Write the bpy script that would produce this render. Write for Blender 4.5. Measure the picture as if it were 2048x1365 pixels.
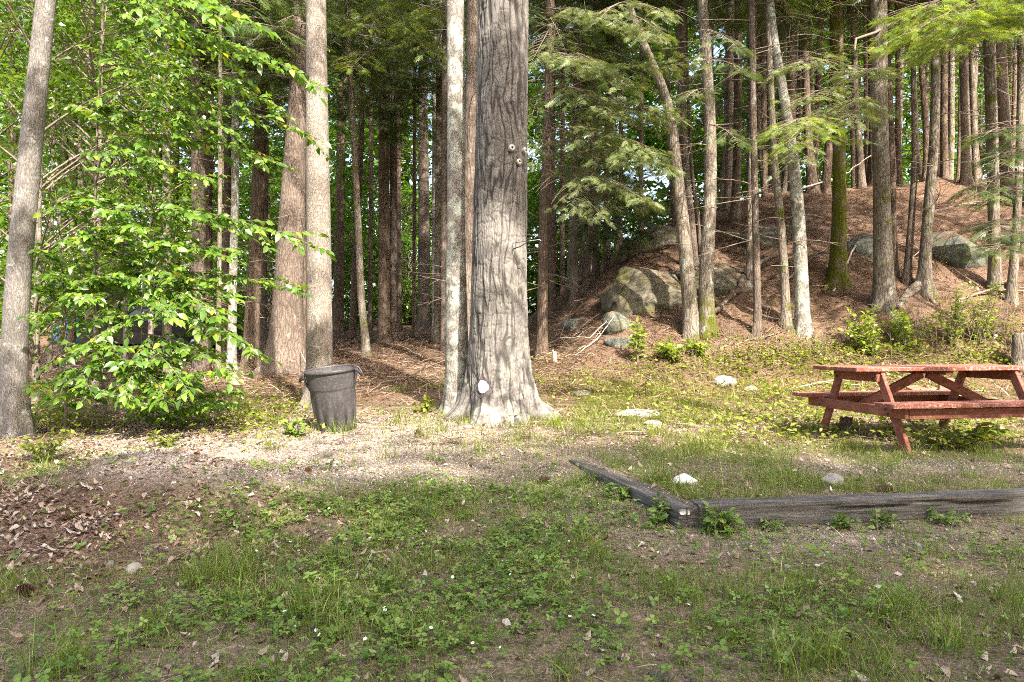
import bpy, math, random
import numpy as np

# ------------------------------------------------------------------ camera, sky, sun, exposure
scene = bpy.context.scene
for o in list(bpy.data.objects):
    bpy.data.objects.remove(o)
COL = scene.collection
F, HC, YH, CX = 1365.0, 1.3, 650.0, 1024.0     # focal length in photo pixels, eye height, horizon row, centre column
cam_d = bpy.data.cameras.new('camera')
cam = bpy.data.objects.new('camera', cam_d)
COL.objects.link(cam)
cam.location = (0, 0, HC)
cam.rotation_euler = (math.radians(90), 0, 0)
cam_d.sensor_width = 36.0
cam_d.lens = 36.0 * F / 2048.0
cam_d.shift_y = -(682.5 - YH) / 2048.0
cam_d.clip_start = 0.05
cam_d.clip_end = 600
scene.camera = cam

SUN_EL, SUN_AZ = math.radians(47), math.radians(27)      # azimuth to the right of straight behind the camera
sun_dir = np.array([math.sin(SUN_AZ) * math.cos(SUN_EL), -math.cos(SUN_AZ) * math.cos(SUN_EL), math.sin(SUN_EL)])
world = bpy.data.worlds.new('World')
scene.world = world
world.use_nodes = True
wn = world.node_tree.nodes
wn.clear()
sky = wn.new('ShaderNodeTexSky')
sky.sky_type = 'NISHITA'
sky.sun_disc = False
sky.sun_elevation = SUN_EL
sky.sun_rotation = math.atan2(sun_dir[0], sun_dir[1])
sky.air_density = 1.0
sky.dust_density = 4.0
sky.ozone_density = 1.0
bg = wn.new('ShaderNodeBackground')
bg.inputs[1].default_value = 0.15
wo = wn.new('ShaderNodeOutputWorld')
warm = wn.new('ShaderNodeMix')
warm.data_type = 'RGBA'
warm.blend_type = 'MULTIPLY'
warm.inputs[0].default_value = 1.0
warm.inputs[7].default_value = (1.05, 1.0, 0.92, 1)        # camera white balance for open shade
world.node_tree.links.new(sky.outputs[0], warm.inputs[6])
world.node_tree.links.new(warm.outputs[2], bg.inputs[0])
world.node_tree.links.new(bg.outputs[0], wo.inputs[0])

sun_l = bpy.data.lights.new('sun', 'SUN')
sun_l.energy = 3.4
sun_l.angle = math.radians(0.55)
sun_l.color = (1.0, 0.925, 0.81)
sun = bpy.data.objects.new('sun', sun_l)
COL.objects.link(sun)
sun.location = (10, -20, 30)
# the lamp shines along its local -Z; aim it down the sun direction
sun.rotation_euler = (math.radians(90) - SUN_EL, 0, SUN_AZ)

vs = scene.view_settings
vs.view_transform = 'Standard'
vs.look = 'None'
vs.exposure = 2.2
vs.gamma = 1.0
vs.use_curve_mapping = False
scene.cycles.max_bounces = 6
scene.cycles.diffuse_bounces = 4
scene.cycles.glossy_bounces = 2
scene.cycles.transmission_bounces = 4
scene.cycles.use_denoising = False
scene.cycles.filter_width = 1.0
scene.cycles.caustics_reflective = False
scene.cycles.caustics_refractive = False

rng = np.random.default_rng(7)
random.seed(7)

# ------------------------------------------------------------------ small numeric helpers
def P(px, py, d):
    return np.array([(px - CX) / F * d, d, HC - (py - YH) / F * d])

def sstep(a, b, x):
    t = np.clip((x - a) / (b - a), 0, 1)
    return t * t * (3 - 2 * t)

def _hash(ix, iy, iz, seed):
    h = (ix * 374761393 + iy * 668265263 + iz * 2147483647 + seed * 974711) & 0xffffffff
    h = ((h ^ (h >> 13)) * 1274126177) & 0xffffffff
    h = h ^ (h >> 16)
    return (h & 0xffffff) / float(0xffffff)

def vnoise(x, y, z=0.0, seed=0):
    x, y, z = np.broadcast_arrays(np.asarray(x, float), np.asarray(y, float), np.asarray(z, float))
    ix, iy, iz = [np.floor(a).astype(np.int64) for a in (x, y, z)]
    fx, fy, fz = x - ix, y - iy, z - iz
    fx, fy, fz = [t * t * (3 - 2 * t) for t in (fx, fy, fz)]
    r = 0
    for dx in (0, 1):
        for dy in (0, 1):
            for dz in (0, 1):
                w = (fx if dx else 1 - fx) * (fy if dy else 1 - fy) * (fz if dz else 1 - fz)
                r = r + w * _hash(ix + dx, iy + dy, iz + dz, seed)
    return r

def fbm(x, y, z=0.0, oct=4, seed=0):
    r, a, s = 0, 0.5, 1.0
    x = np.asarray(x, float); y = np.asarray(y, float); z = np.asarray(z, float)
    for k in range(oct):
        r = r + a * vnoise(x * s, y * s, z * s, seed + k * 17)
        a *= 0.5
        s *= 2.03
    return r / (1 - 0.5 ** oct)

def norm(v):
    v = np.asarray(v, float)
    return v / np.maximum(np.linalg.norm(v, axis=-1, keepdims=True), 1e-9)

def frames(dirs, ups):
    """rotation matrices whose Y column is dirs and whose Z column is near ups"""
    y = norm(dirs)
    x = norm(np.cross(y, ups))
    z = np.cross(x, y)
    return np.stack([x, y, z], axis=-1)

# ------------------------------------------------------------------ terrain
TZ = 0.155
T_NEAR = np.array([1.045, 4.28])        # near outer corner of the side timber
T_FAR = np.array([0.50, 5.95])          # its far end
B_NEAR = np.array([1.185, 4.305])       # left front end of the front timber
B_FAR = np.array([5.2, 4.80])

def side_right(X, Y):                   # signed distance to the right of the side timber's outer face
    d = T_FAR - T_NEAR
    n = np.array([d[1], -d[0]]) / np.hypot(*d)
    return (X - T_NEAR[0]) * n[0] + (Y - T_NEAR[1]) * n[1]

def front_back(X, Y):                   # signed distance behind the front timber's front face
    d = B_FAR - B_NEAR
    n = np.array([-d[1], d[0]]) / np.hypot(*d)
    return (X - B_NEAR[0]) * n[0] + (Y - B_NEAR[1]) * n[1]

HX = [0.0, .2, .7, 2.07, 2.58, 3.43, 4.5, 5.5, 7.0, 8.7, 15, 25, 40]
HZ = [0.0, 0.0, .60, 1.85, 2.25, 2.95, 3.45, 3.75, 4.0, 4.45, 4.55, 4.4, 3.8]

def hill_t(X, Y):
    return np.clip((Y - 10.6) / 9.4, 0, 1)

def hill_c(X, Y):
    return np.interp(X * 20 / np.maximum(Y, 1.0), HX, HZ)

def gh(X, Y, detail=True):
    X = np.asarray(X, float); Y = np.asarray(Y, float)
    right = np.interp(Y, [-60, 0, 4.2, 6, 7.5, 8.5, 12, 16, 20, 30, 45, 90], [0, 0, 0.0, .105, .14, .16, .35, .58, .85, 1.2, 1.6, 2.4])
    left = np.interp(Y, [-60, 0, 4.2, 6, 7.5, 8.5, 12, 16, 20, 30, 45, 90], [0, 0, 0.0, .06, .12, .14, .22, .3, .42, .7, 1.1, 2.0])
    k = sstep(-0.18, -0.42, X / np.maximum(Y, 1.0))
    z = right * (1 - k) + left * k
    # gravel mound on the left
    z = z + 0.32 * np.exp(-(((X + 2.6) / 0.95) ** 2 + ((Y - 4.95) / 0.62) ** 2))
    z = z + 0.07 * np.exp(-(((X + 3.2) / 1.6) ** 2 + ((Y - 4.1) / 0.9) ** 2))
    # terrace held by the timbers
    m = sstep(0.05, 0.10, side_right(X, Y)) * sstep(0.05, 0.10, front_back(X, Y)) * sstep(7.5, 6.5, Y)
    m2 = sstep(0.05, 0.10, side_right(X, Y)) * sstep(0.05, 0.10, front_back(X, Y)) * sstep(1.6, 2.6, X) * sstep(9.0, 7.5, Y)
    z = np.maximum(z, 0.135 * m)
    z = np.maximum(z, 0.15 * m2)
    # hill on the right
    t = hill_t(X, Y)
    S = 0.7 * t ** 0.85 + 0.3 * t * t * (3 - 2 * t)
    c = hill_c(X, Y)
    z = z + c * S
    if detail:
        amp = 0.022 + 0.05 * sstep(8, 14, Y)
        z = z + amp * (fbm(X * 1.1, Y * 1.1, 0, 3, 3) - 0.5) * 2 * sstep(1.5, 3, np.abs(Y) + 2)
        z = z + 0.012 * (fbm(X * 5, Y * 5, 0, 2, 5) - 0.5)
        hm = np.clip(c * t, 0, 1)
        z = z + hm * 0.6 * (fbm(X * 0.55, Y * 0.55, 0, 3, 11) - 0.5) + hm * 0.3 * (fbm(X * 2.1, Y * 2.1, 0, 2, 12) - 0.5)
    return z

def hit(px, py, d0=2.2, d1=45.0):
    d = np.arange(d0, d1, 0.02)
    x = (px - CX) / F * d
    zr = HC - (py - YH) / F * d
    zz = gh(x, d)
    w = np.nonzero(zr <= zz)[0]
    dd = d[w[0]] if len(w) else 20.0
    return float(dd)

def ground_at(px, py):
    d = hit(px, py)
    p = P(px, py, d)
    p[2] = gh(p[0], p[1])
    return p

# ------------------------------------------------------------------ mesh and object helpers
def mesh_obj(name, V, faces, mat, parent=None, rnd=None, attrs=None, smooth=True, mats=None, midx=None, loc=None):
    """faces: one array (m,k) or a list of such arrays"""
    if not isinstance(faces, (list, tuple)):
        faces = [faces]
    faces = [np.asarray(f, np.int32) for f in faces if len(f)]
    me = bpy.data.meshes.new(name)
    V = np.asarray(V, np.float32)
    if loc is not None:
        V = V - np.asarray(loc, np.float32)
    me.vertices.add(len(V))
    me.vertices.foreach_set('co', V.ravel())
    nl = sum(f.size for f in faces)
    npoly = sum(len(f) for f in faces)
    me.loops.add(nl)
    me.loops.foreach_set('vertex_index', np.concatenate([f.ravel() for f in faces]))
    me.polygons.add(npoly)
    tot = np.concatenate([np.full(len(f), f.shape[1], np.int32) for f in faces])
    me.polygons.foreach_set('loop_start', np.concatenate([[0], np.cumsum(tot)[:-1]]).astype(np.int32))
    if midx is not None:
        me.polygons.foreach_set('material_index', np.asarray(midx, np.int32))
    me.update(calc_edges=True)
    me.polygons.foreach_set('use_smooth', np.full(npoly, bool(smooth)))
    if rnd is not None:
        a = me.attributes.new('rnd', 'FLOAT', 'POINT')
        a.data.foreach_set('value', np.asarray(rnd, np.float32))
    for k, v in (attrs or {}).items():
        a = me.attributes.new(k, 'FLOAT', 'POINT')
        a.data.foreach_set('value', np.asarray(v, np.float32))
    for m in (mats or [mat]):
        me.materials.append(m)
    o = bpy.data.objects.new(name, me)
    COL.objects.link(o)
    if parent is not None:
        o.parent = parent
    elif loc is not None:
        o.location = loc
    return o

def tag(o, label=None, cat=None, group=None, kind=None):
    if label: o['label'] = label
    if cat: o['category'] = cat
    if group: o['group'] = group
    if kind: o['kind'] = kind
    return o

def thing(name, loc, label, cat, group=None, rot=(0, 0, 0)):
    o = bpy.data.objects.new(name, None)
    o.empty_display_size = 0.2
    o.location = [float(c) for c in loc]
    o.rotation_euler = rot
    COL.objects.link(o)
    return tag(o, label, cat, group)

def share(name, src, parent, loc=(0, 0, 0), rotz=0.0, scale=1.0, kind=None):
    o = bpy.data.objects.new(name, src)
    if kind: o['kind'] = kind
    COL.objects.link(o)
    o.parent = parent
    o.location = [float(c) for c in loc]
    o.rotation_euler = (0, 0, rotz)
    o.scale = (scale, scale, scale) if np.isscalar(scale) else scale
    return o

class Geo:
    """collects quads and tris with a per-vertex random value"""
    def __init__(self):
        self.V, self.F3, self.F4, self.R, self.n = [], [], [], [], 0
    def add(self, V, F, r=0.5):
        V = np.asarray(V, float)
        F = np.asarray(F, np.int64)
        self.V.append(V)
        (self.F3 if F.shape[1] == 3 else self.F4).append(F + self.n)
        self.R.append(np.broadcast_to(np.asarray(r, float), (len(V),)).copy())
        self.n += len(V)
    def inst(self, tv, tf, R, T, s=1.0, rnd=None):
        n = len(T)
        if n == 0: return
        s = np.broadcast_to(np.asarray(s, float), (n,))
        V = np.einsum('nij,kj->nki', R, tv) * s[:, None, None] + np.asarray(T)[:, None, :]
        k = len(tv)
        Fm = (np.asarray(tf)[None] + (np.arange(n) * k)[:, None, None]).reshape(-1, np.asarray(tf).shape[1])
        if rnd is None: rnd = rng.random(n)
        self.add(V.reshape(-1, 3), Fm, np.repeat(rnd, k))
    def tube(self, pts, r0, r1, n=5, r=0.5, cap=False):
        pts = np.asarray(pts, float)
        m = len(pts)
        tan = norm(np.gradient(pts, axis=0))
        ref = np.array([0.0, 0, 1]) if abs(tan[:, 2]).mean() < 0.8 else np.array([1.0, 0, 0])
        a = norm(np.cross(tan, ref)); b = np.cross(tan, a)
        rad = np.linspace(r0, r1, m) if np.isscalar(r0) and np.isscalar(r1) else np.asarray(r0)
        th = np.linspace(0, 2 * np.pi, n, endpoint=False)
        V = pts[:, None] + rad[:, None, None] * (np.cos(th)[None, :, None] * a[:, None] + np.sin(th)[None, :, None] * b[:, None])
        i = np.arange(m - 1)[:, None] * n; j = np.arange(n)[None]
        Fq = np.stack([i + j, i + (j + 1) % n, i + n + (j + 1) % n, i + n + j], -1).reshape(-1, 4)
        self.add(V.reshape(-1, 3), Fq, r)
        if cap:
            for row, flip in ((0, True), (m - 1, False)):
                idx = np.arange(n) + row * n
                c = pts[row]
                Vc = np.vstack([V[row], c[None]])
                Fc = np.array([[k, (k + 1) % n, n] for k in range(n)])
                self.add(Vc, Fc[:, ::-1] if flip else Fc, r)
    def box(self, c, size, R=None, r=0.5, bev=0.0):
        c = np.asarray(c, float); h = np.asarray(size, float) / 2
        if bev > 0:
            b = bev
            V = []
            for sx in (-1, 1):
                for sy in (-1, 1):
                    for sz in (-1, 1):
                        s = np.array([sx, sy, sz])
                        for ax in range(3):
                            p = h - b
                            p = p.copy(); p[ax] = h[ax]
                            V.append(s * p)
            V = np.array(V)
            def vi(sx, sy, sz, ax):
                return (((sx > 0) * 4 + (sy > 0) * 2 + (sz > 0)) * 3) + ax
            F4, F3 = [], []
            for ax in range(3):
                o1, o2 = [(1, 2), (2, 0), (0, 1)][ax]
                for s in (-1, 1):
                    q = []
                    for (u, v) in ((-1, -1), (1, -1), (1, 1), (-1, 1)):
                        e = [0, 0, 0]; e[ax] = s; e[o1] = u; e[o2] = v
                        q.append(vi(*e, ax))
                    F4.append(q if s > 0 else q[::-1])
            for ax in range(3):
                o1, o2 = [(1, 2), (2, 0), (0, 1)][ax]
                for u in (-1, 1):
                    for v in (-1, 1):
                        e0 = [0, 0, 0]; e1 = [0, 0, 0]
                        e0[ax] = -1; e1[ax] = 1
                        e0[o1] = e1[o1] = u; e0[o2] = e1[o2] = v
                        q = [vi(*e0, o1), vi(*e1, o1), vi(*e1, o2), vi(*e0, o2)]
                        F4.append(q if u * v > 0 else q[::-1])
            for sx in (-1, 1):
                for sy in (-1, 1):
                    for sz in (-1, 1):
                        q = [vi(sx, sy, sz, 0), vi(sx, sy, sz, 1), vi(sx, sy, sz, 2)]
                        F3.append(q if sx * sy * sz > 0 else q[::-1])
            Rm = np.eye(3) if R is None else R
            Vw = V @ Rm.T + c
            self.add(Vw, np.array(F4), r)
            n0 = self.n - len(V)
            self.F3.append(np.array(F3) + n0)
        else:
            V = np.array([[x, y, z] for x in (-1, 1) for y in (-1, 1) for z in (-1, 1)]) * h
            Fq = np.array([[0, 1, 3, 2], [4, 6, 7, 5], [0, 4, 5, 1], [2, 3, 7, 6], [0, 2, 6, 4], [1, 5, 7, 3]])
            Rm = np.eye(3) if R is None else R
            self.add(V @ Rm.T + c, Fq, r)
    def bar(self, p0, p1, w, t, up=(0, 0, 1), r=0.5, bev=0.004):
        """a board from p0 to p1: width w across, thickness t along up"""
        p0 = np.asarray(p0, float); p1 = np.asarray(p1, float)
        Rm = frames((p1 - p0)[None], np.asarray(up, float)[None])[0]
        self.box((p0 + p1) / 2, (w, np.linalg.norm(p1 - p0), t), Rm, r, bev)
    def build(self, name, mat, parent=None, smooth=True, loc=None, **kw):
        fs = []
        if self.F3: fs.append(np.concatenate(self.F3))
        if self.F4: fs.append(np.concatenate(self.F4))
        return mesh_obj(name, np.concatenate(self.V), fs, mat, parent, rnd=np.concatenate(self.R), smooth=smooth, loc=loc, **kw)

# ------------------------------------------------------------------ materials
MATS = {}
class NT:
    def __init__(self, name):
        self.m = bpy.data.materials.new(name)
        self.m.use_nodes = True
        self.t = self.m.node_tree
        self.t.nodes.clear()
        self.out = self.t.nodes.new('ShaderNodeOutputMaterial')
    def n(self, typ, **kw):
        nd = self.t.nodes.new(typ)
        for k, v in kw.items():
            if k.startswith('i_'):
                nd.inputs[k[2:].replace('_', ' ')].default_value = v
            else:
                setattr(nd, k, v)
        return nd
    def l(self, a, b):
        self.t.links.new(a, b)
    def noise(self, vec, scale, detail=3, rough=0.55, dist=0.0):
        nd = self.n('ShaderNodeTexNoise')
        nd.inputs['Scale'].default_value = scale
        nd.inputs['Detail'].default_value = detail
        nd.inputs['Roughness'].default_value = rough
        nd.inputs['Distortion'].default_value = dist
        if vec is not None: self.l(vec, nd.inputs['Vector'])
        return nd.outputs[0]
    def ramp(self, fac, stops, interp='LINEAR'):
        nd = self.n('ShaderNodeValToRGB')
        cr = nd.color_ramp
        cr.interpolation = interp
        while len(cr.elements) > 1: cr.elements.remove(cr.elements[0])
        for i, (p, c) in enumerate(stops):
            e = cr.elements[0] if i == 0 else cr.elements.new(p)
            e.position = p
            e.color = (c[0], c[1], c[2], 1) if not np.isscalar(c) else (c, c, c, 1)
        self.l(fac, nd.inputs[0])
        return nd.outputs[0]
    def mix(self, fac, a, b, blend='MIX'):
        nd = self.n('ShaderNodeMix', data_type='RGBA', blend_type=blend)
        for sock, v in ((nd.inputs[0], fac), (nd.inputs[6], a), (nd.inputs[7], b)):
            if hasattr(v, 'links'): self.l(v, sock)
            elif np.isscalar(v): sock.default_value = v
            else: sock.default_value = (v[0], v[1], v[2], 1)
        return nd.outputs[2]
    def math(self, op, a, b=None, clamp=False):
        nd = self.n('ShaderNodeMath', operation=op, use_clamp=clamp)
        for sock, v in ((nd.inputs[0], a), (nd.inputs[1], b)):
            if v is None: continue
            if hasattr(v, 'links'): self.l(v, sock)
            else: sock.default_value = v
        return nd.outputs[0]
    def coord(self, scale=(1, 1, 1), rand=True, which='Object'):
        tc = self.n('ShaderNodeTexCoord')
        mp = self.n('ShaderNodeMapping')
        mp.inputs['Scale'].default_value = scale
        self.l(tc.outputs[which], mp.inputs['Vector'])
        if rand:
            oi = self.n('ShaderNodeObjectInfo')
            cb = self.n('ShaderNodeCombineXYZ')
            self.l(self.math('MULTIPLY', oi.outputs['Random'], 37.0), cb.inputs[0])
            self.l(self.math('MULTIPLY', oi.outputs['Random'], 91.0), cb.inputs[2])
            self.l(cb.outputs[0], mp.inputs['Location'])
        return mp.outputs[0]
    def attr(self, name):
        nd = self.n('ShaderNodeAttribute', attribute_name=name)
        return nd.outputs['Fac']
    def bump(self, h, strength=0.5, dist=0.02):
        nd = self.n('ShaderNodeBump')
        nd.inputs['Strength'].default_value = strength
        nd.inputs['Distance'].default_value = dist
        self.l(h, nd.inputs['Height'])
        return nd.outputs[0]
    def pbr(self, col, rough=0.85, bump=None, spec=0.25, metal=0.0):
        b = self.n('ShaderNodeBsdfPrincipled')
        for sock, v in ((b.inputs['Base Color'], col), (b.inputs['Roughness'], rough), (b.inputs['Metallic'], metal)):
            if hasattr(v, 'links'): self.l(v, sock)
            elif np.isscalar(v): sock.default_value = v
            else: sock.default_value = (v[0], v[1], v[2], 1)
        b.inputs['Specular IOR Level'].default_value = spec
        if bump is not None: self.l(bump, b.inputs['Normal'])
        self.l(b.outputs[0], self.out.inputs[0])
        return self.m

def mat_leaf(name, stops, transl=0.45, gloss=0.06, trans_tint=(1.3, 1.25, 0.5), rough=0.4):
    t = NT(name)
    c = t.ramp(t.attr('rnd'), stops)
    tc = t.mix(1.0, c, trans_tint, 'MULTIPLY')
    d = t.n('ShaderNodeBsdfDiffuse'); t.l(c, d.inputs[0])
    tr = t.n('ShaderNodeBsdfTranslucent'); t.l(tc, tr.inputs[0])
    m1 = t.n('ShaderNodeMixShader'); m1.inputs[0].default_value = transl
    t.l(d.outputs[0], m1.inputs[1]); t.l(tr.outputs[0], m1.inputs[2])
    g = t.n('ShaderNodeBsdfGlossy'); g.inputs['Roughness'].default_value = rough
    g.inputs[0].default_value = (0.8, 0.85, 0.8, 1)
    m2 = t.n('ShaderNodeMixShader'); m2.inputs[0].default_value = gloss
    t.l(m1.outputs[0], m2.inputs[1]); t.l(g.outputs[0], m2.inputs[2])
    t.l(m2.outputs[0], t.out.inputs[0])
    return t.m

def mat_bark(name, dark, mid, light, s=14.0, stretch=0.16, furrow=0.5, lichen=0.0, lichen_col=(0.42, 0.45, 0.36), lichen_h=None, moss=0.0,
             moss_h=None, bump=0.9, bdist=0.02):
    t = NT(name)
    v = t.coord((1, 1, 1))
    vs_ = t.coord((1, 1, stretch))
    w = t.noise(vs_, s * 0.7, 3)
    wv = t.n('ShaderNodeMix', data_type='VECTOR'); wv.inputs[0].default_value = 0.12
    nz = t.n('ShaderNodeTexNoise'); nz.inputs['Scale'].default_value = s * 0.5; nz.inputs['Detail'].default_value = 2
    t.l(vs_, nz.inputs['Vector'])
    t.l(vs_, wv.inputs[4]); t.l(nz.outputs['Color'], wv.inputs[5])
    vo = t.n('ShaderNodeTexVoronoi', feature='DISTANCE_TO_EDGE')
    vo.inputs['Scale'].default_value = s
    t.l(wv.outputs[1], vo.inputs['Vector'])
    edge = t.ramp(vo.outputs['Distance'], [(0.0, 0.0), (0.07, 0.6), (0.25, 1.0)])
    fine = t.noise(vs_, s * 4.5, 5, 0.7)
    h = t.math('ADD', t.math('MULTIPLY', edge, furrow), t.math('MULTIPLY', fine, 0.6))
    c = t.ramp(fine, [(0.25, dark), (0.5, mid), (0.75, light)])
    c = t.mix(t.math('MULTIPLY', t.math('SUBTRACT', 1.0, edge), furrow, True), c, [x * 0.35 for x in dark])
    big = t.noise(v, 1.7, 3)
    c = t.mix(1.0, c, t.ramp(big, [(0.3, 0.72), (0.7, 1.2)]), 'MULTIPLY')
    if lichen > 0:
        ln = t.noise(v, 7.0, 6, 0.7, 0.4)
        lm = t.ramp(ln, [(0.62 - 0.22 * lichen, 0.0), (0.68 - 0.2 * lichen, 1.0)])
        if lichen_h is not None:
            tc = t.n('ShaderNodeTexCoord'); sp = t.n('ShaderNodeSeparateXYZ')
            t.l(tc.outputs['Object'], sp.inputs[0])
            mr = t.n('ShaderNodeMapRange'); mr.inputs[1].default_value = lichen_h * 0.2; mr.inputs[2].default_value = lichen_h
            mr.inputs[3].default_value = 0.95; mr.inputs[4].default_value = 0.22
            t.l(sp.outputs[2], mr.inputs[0])
            lm = t.math('MULTIPLY', lm, mr.outputs[0])
        lc = t.mix(t.noise(v, 30, 2), lichen_col, [x * 0.62 for x in lichen_col])
        c = t.mix(t.math('MULTIPLY', lm, 0.85), c, lc)
    if moss > 0:
        mn = t.noise(v, 4.0, 4, 0.65)
        mm = t.ramp(mn, [(0.62 - 0.3 * moss, 0.0), (0.75 - 0.3 * moss, 1.0)])
        if moss_h is not None:
            tc = t.n('ShaderNodeTexCoord'); sp = t.n('ShaderNodeSeparateXYZ')
            t.l(tc.outputs['Object'], sp.inputs[0])
            mr = t.n('ShaderNodeMapRange'); mr.inputs[1].default_value = moss_h * 0.3; mr.inputs[2].default_value = moss_h
            mr.inputs[3].default_value = 1.0; mr.inputs[4].default_value = 0.0
            t.l(sp.outputs[2], mr.inputs[0])
            mm = t.math('MULTIPLY', mm, mr.outputs[0])
        c = t.mix(mm, c, (0.10, 0.11, 0.015))
    c = t.mix(t.math('MULTIPLY', t.attr('furrow'), 0.8), c, [x * 0.3 for x in dark])
    return t.pbr(c, 0.92, t.bump(h, bump, bdist), 0.12)

def mat_simple(name, col, rough=0.8, var=0.25, scale=12.0, spec=0.3, bump=0.3, stretch=(1, 1, 1), bdist=0.01, metal=0.0):
    t = NT(name)
    v = t.coord(stretch)
    nz = t.noise(v, scale, 5, 0.65)
    c = t.mix(1.0, col, t.ramp(nz, [(0.25, 1 - var), (0.75, 1 + var)]), 'MULTIPLY')
    return t.pbr(c, rough, t.bump(nz, bump, bdist) if bump else None, spec, metal)

# ground --------------------------------------------------------
def mat_ground(name):
    t = NT(name)
    v = t.coord((1, 1, 1), rand=False)
    n1 = t.noise(v, 1.3, 4); n2 = t.noise(v, 9, 5, 0.7); n3 = t.noise(v, 60, 4, 0.7); n4 = t.noise(v, 220, 2, 0.6)
    soil = t.ramp(n3, [(0.28, (0.06, 0.042, 0.032)), (0.48, (0.235, 0.165, 0.125)), (0.72, (0.46, 0.35, 0.275))])
    green = t.ramp(n3, [(0.3, (0.05, 0.07, 0.02)), (0.7, (0.18, 0.23, 0.065))])
    c = t.mix(t.math('MULTIPLY', t.ramp(n2, [(0.42, 0.0), (0.62, 1.0)]), t.attr('green')), soil, green)
    needle = t.ramp(n3, [(0.28, (0.035, 0.022, 0.016)), (0.5, (0.145, 0.092, 0.062)), (0.72, (0.34, 0.23, 0.16))])
    c = t.mix(t.attr('needle'), c, needle)
    vo = t.n('ShaderNodeTexVoronoi'); vo.inputs['Scale'].default_value = 75; t.l(v, vo.inputs['Vector'])
    gv = t.ramp(vo.outputs['Color'], [(0.1, (0.15, 0.115, 0.09)), (0.5, (0.35, 0.285, 0.23)), (0.9, (0.52, 0.45, 0.38))])
    gm = t.math('MULTIPLY', t.attr('gravel'), t.ramp(n2, [(0.3, 0.35), (0.55, 1.0)]))
    c = t.mix(gm, c, gv)
    c = t.mix(1.0, c, t.ramp(n1, [(0.3, 0.78), (0.7, 1.18)]), 'MULTIPLY')
    h = t.math('ADD', t.math('MULTIPLY', n3, 0.7), t.math('MULTIPLY', n4, 0.3))
    return t.pbr(c, 0.95, t.bump(h, 0.9, 0.02), 0.1)

def mat_rock(name, base=(0.24, 0.23, 0.21), moss=0.4, lichen=0.4, drift=0.0):
    t = NT(name)
    v = t.coord((1, 1, 1))
    n1 = t.noise(v, 2.0, 5, 0.65); n2 = t.noise(v, 14, 6, 0.7); n3 = t.noise(v, 6, 5, 0.7, 0.5)
    c = t.mix(1.0, base, t.ramp(n2, [(0.25, 0.5), (0.75, 1.45)]), 'MULTIPLY')
    c = t.mix(t.math('MULTIPLY', t.ramp(n3, [(0.52, 0), (0.6, 1)]), lichen), c, (0.36, 0.38, 0.30))
    c = t.mix(t.math('MULTIPLY', t.ramp(n1, [(0.5, 0), (0.62, 1)]), moss), c, (0.14, 0.135, 0.045))
    vc = t.n('ShaderNodeTexVoronoi', feature='DISTANCE_TO_EDGE'); vc.inputs['Scale'].default_value = 0.9
    wv = t.n('ShaderNodeMix', data_type='VECTOR'); wv.inputs[0].default_value = 0.25
    nc = t.n('ShaderNodeTexNoise'); nc.inputs['Scale'].default_value = 1.5; nc.inputs['Detail'].default_value = 5; t.l(v, nc.inputs['Vector'])
    t.l(v, wv.inputs[4]); t.l(nc.outputs['Color'], wv.inputs[5]); t.l(wv.outputs[1], vc.inputs['Vector'])
    crack = t.ramp(vc.outputs['Distance'], [(0.0, 0.35), (0.01, 0.65), (0.03, 1.0)])
    c = t.mix(1.0, c, crack, 'MULTIPLY')
    n2 = t.math('ADD', n2, t.math('MULTIPLY', crack, 0.5))
    if drift > 0:
        ge = t.n('ShaderNodeNewGeometry'); sp = t.n('ShaderNodeSeparateXYZ'); t.l(ge.outputs['Normal'], sp.inputs[0])
        up = t.math('ADD', t.math('MULTIPLY', t.math('SUBTRACT', sp.outputs[2], 0.75), 2.2), t.math('MULTIPLY', t.math('SUBTRACT', t.noise(v, 2.6, 5, 0.7), 0.5), 3.0))
        nd = t.noise(v, 55, 4, 0.7)
        c = t.mix(t.math('MULTIPLY', t.ramp(up, [(0.1, 0), (0.4, 1)]), drift), c, t.ramp(nd, [(0.28, (0.035, 0.021, 0.015)), (0.5, (0.15, 0.095, 0.065)), (0.72, (0.33, 0.22, 0.155))]))
    return t.pbr(c, 0.92, t.bump(n2, 0.9, 0.04), 0.15)

M = {}
M['ground'] = mat_ground('forest_floor')
M['pine_bark'] = mat_bark('pine_bark', (0.115, 0.102, 0.092), (0.205, 0.186, 0.170), (0.29, 0.267, 0.247), s=30, stretch=0.25, furrow=0.3, lichen=0.5, lichen_h=1.1, lichen_col=(0.46, 0.46, 0.38), bump=0.6, bdist=0.012)
M['maple_bark'] = mat_bark('maple_bark', (0.10, 0.09, 0.082), (0.215, 0.195, 0.178), (0.34, 0.315, 0.29), s=34, stretch=0.25, furrow=0.45, lichen=0.12, lichen_col=(0.5, 0.52, 0.48), bump=0.7, bdist=0.012)
M['oak_bark'] = mat_bark('oak_bark', (0.15, 0.125, 0.105), (0.31, 0.265, 0.225), (0.45, 0.395, 0.345), s=38, stretch=0.3, furrow=0.5, lichen=0.22, lichen_col=(0.5, 0.5, 0.44), bump=0.8, bdist=0.012)
M['lichen_bark'] = mat_bark('lichen_bark', (0.13, 0.11, 0.095), (0.27, 0.24, 0.21), (0.40, 0.365, 0.325), s=30, stretch=0.3, furrow=0.5, lichen=0.62, lichen_col=(0.50, 0.53, 0.45), bump=0.7, bdist=0.012)
M['hemlock_bark'] = mat_bark('hemlock_bark', (0.085, 0.058, 0.042), (0.185, 0.135, 0.10), (0.31, 0.24, 0.185), s=20, stretch=0.18, furrow=0.55, lichen=0.1, lichen_col=(0.30, 0.30, 0.25), bump=1.0)
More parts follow.
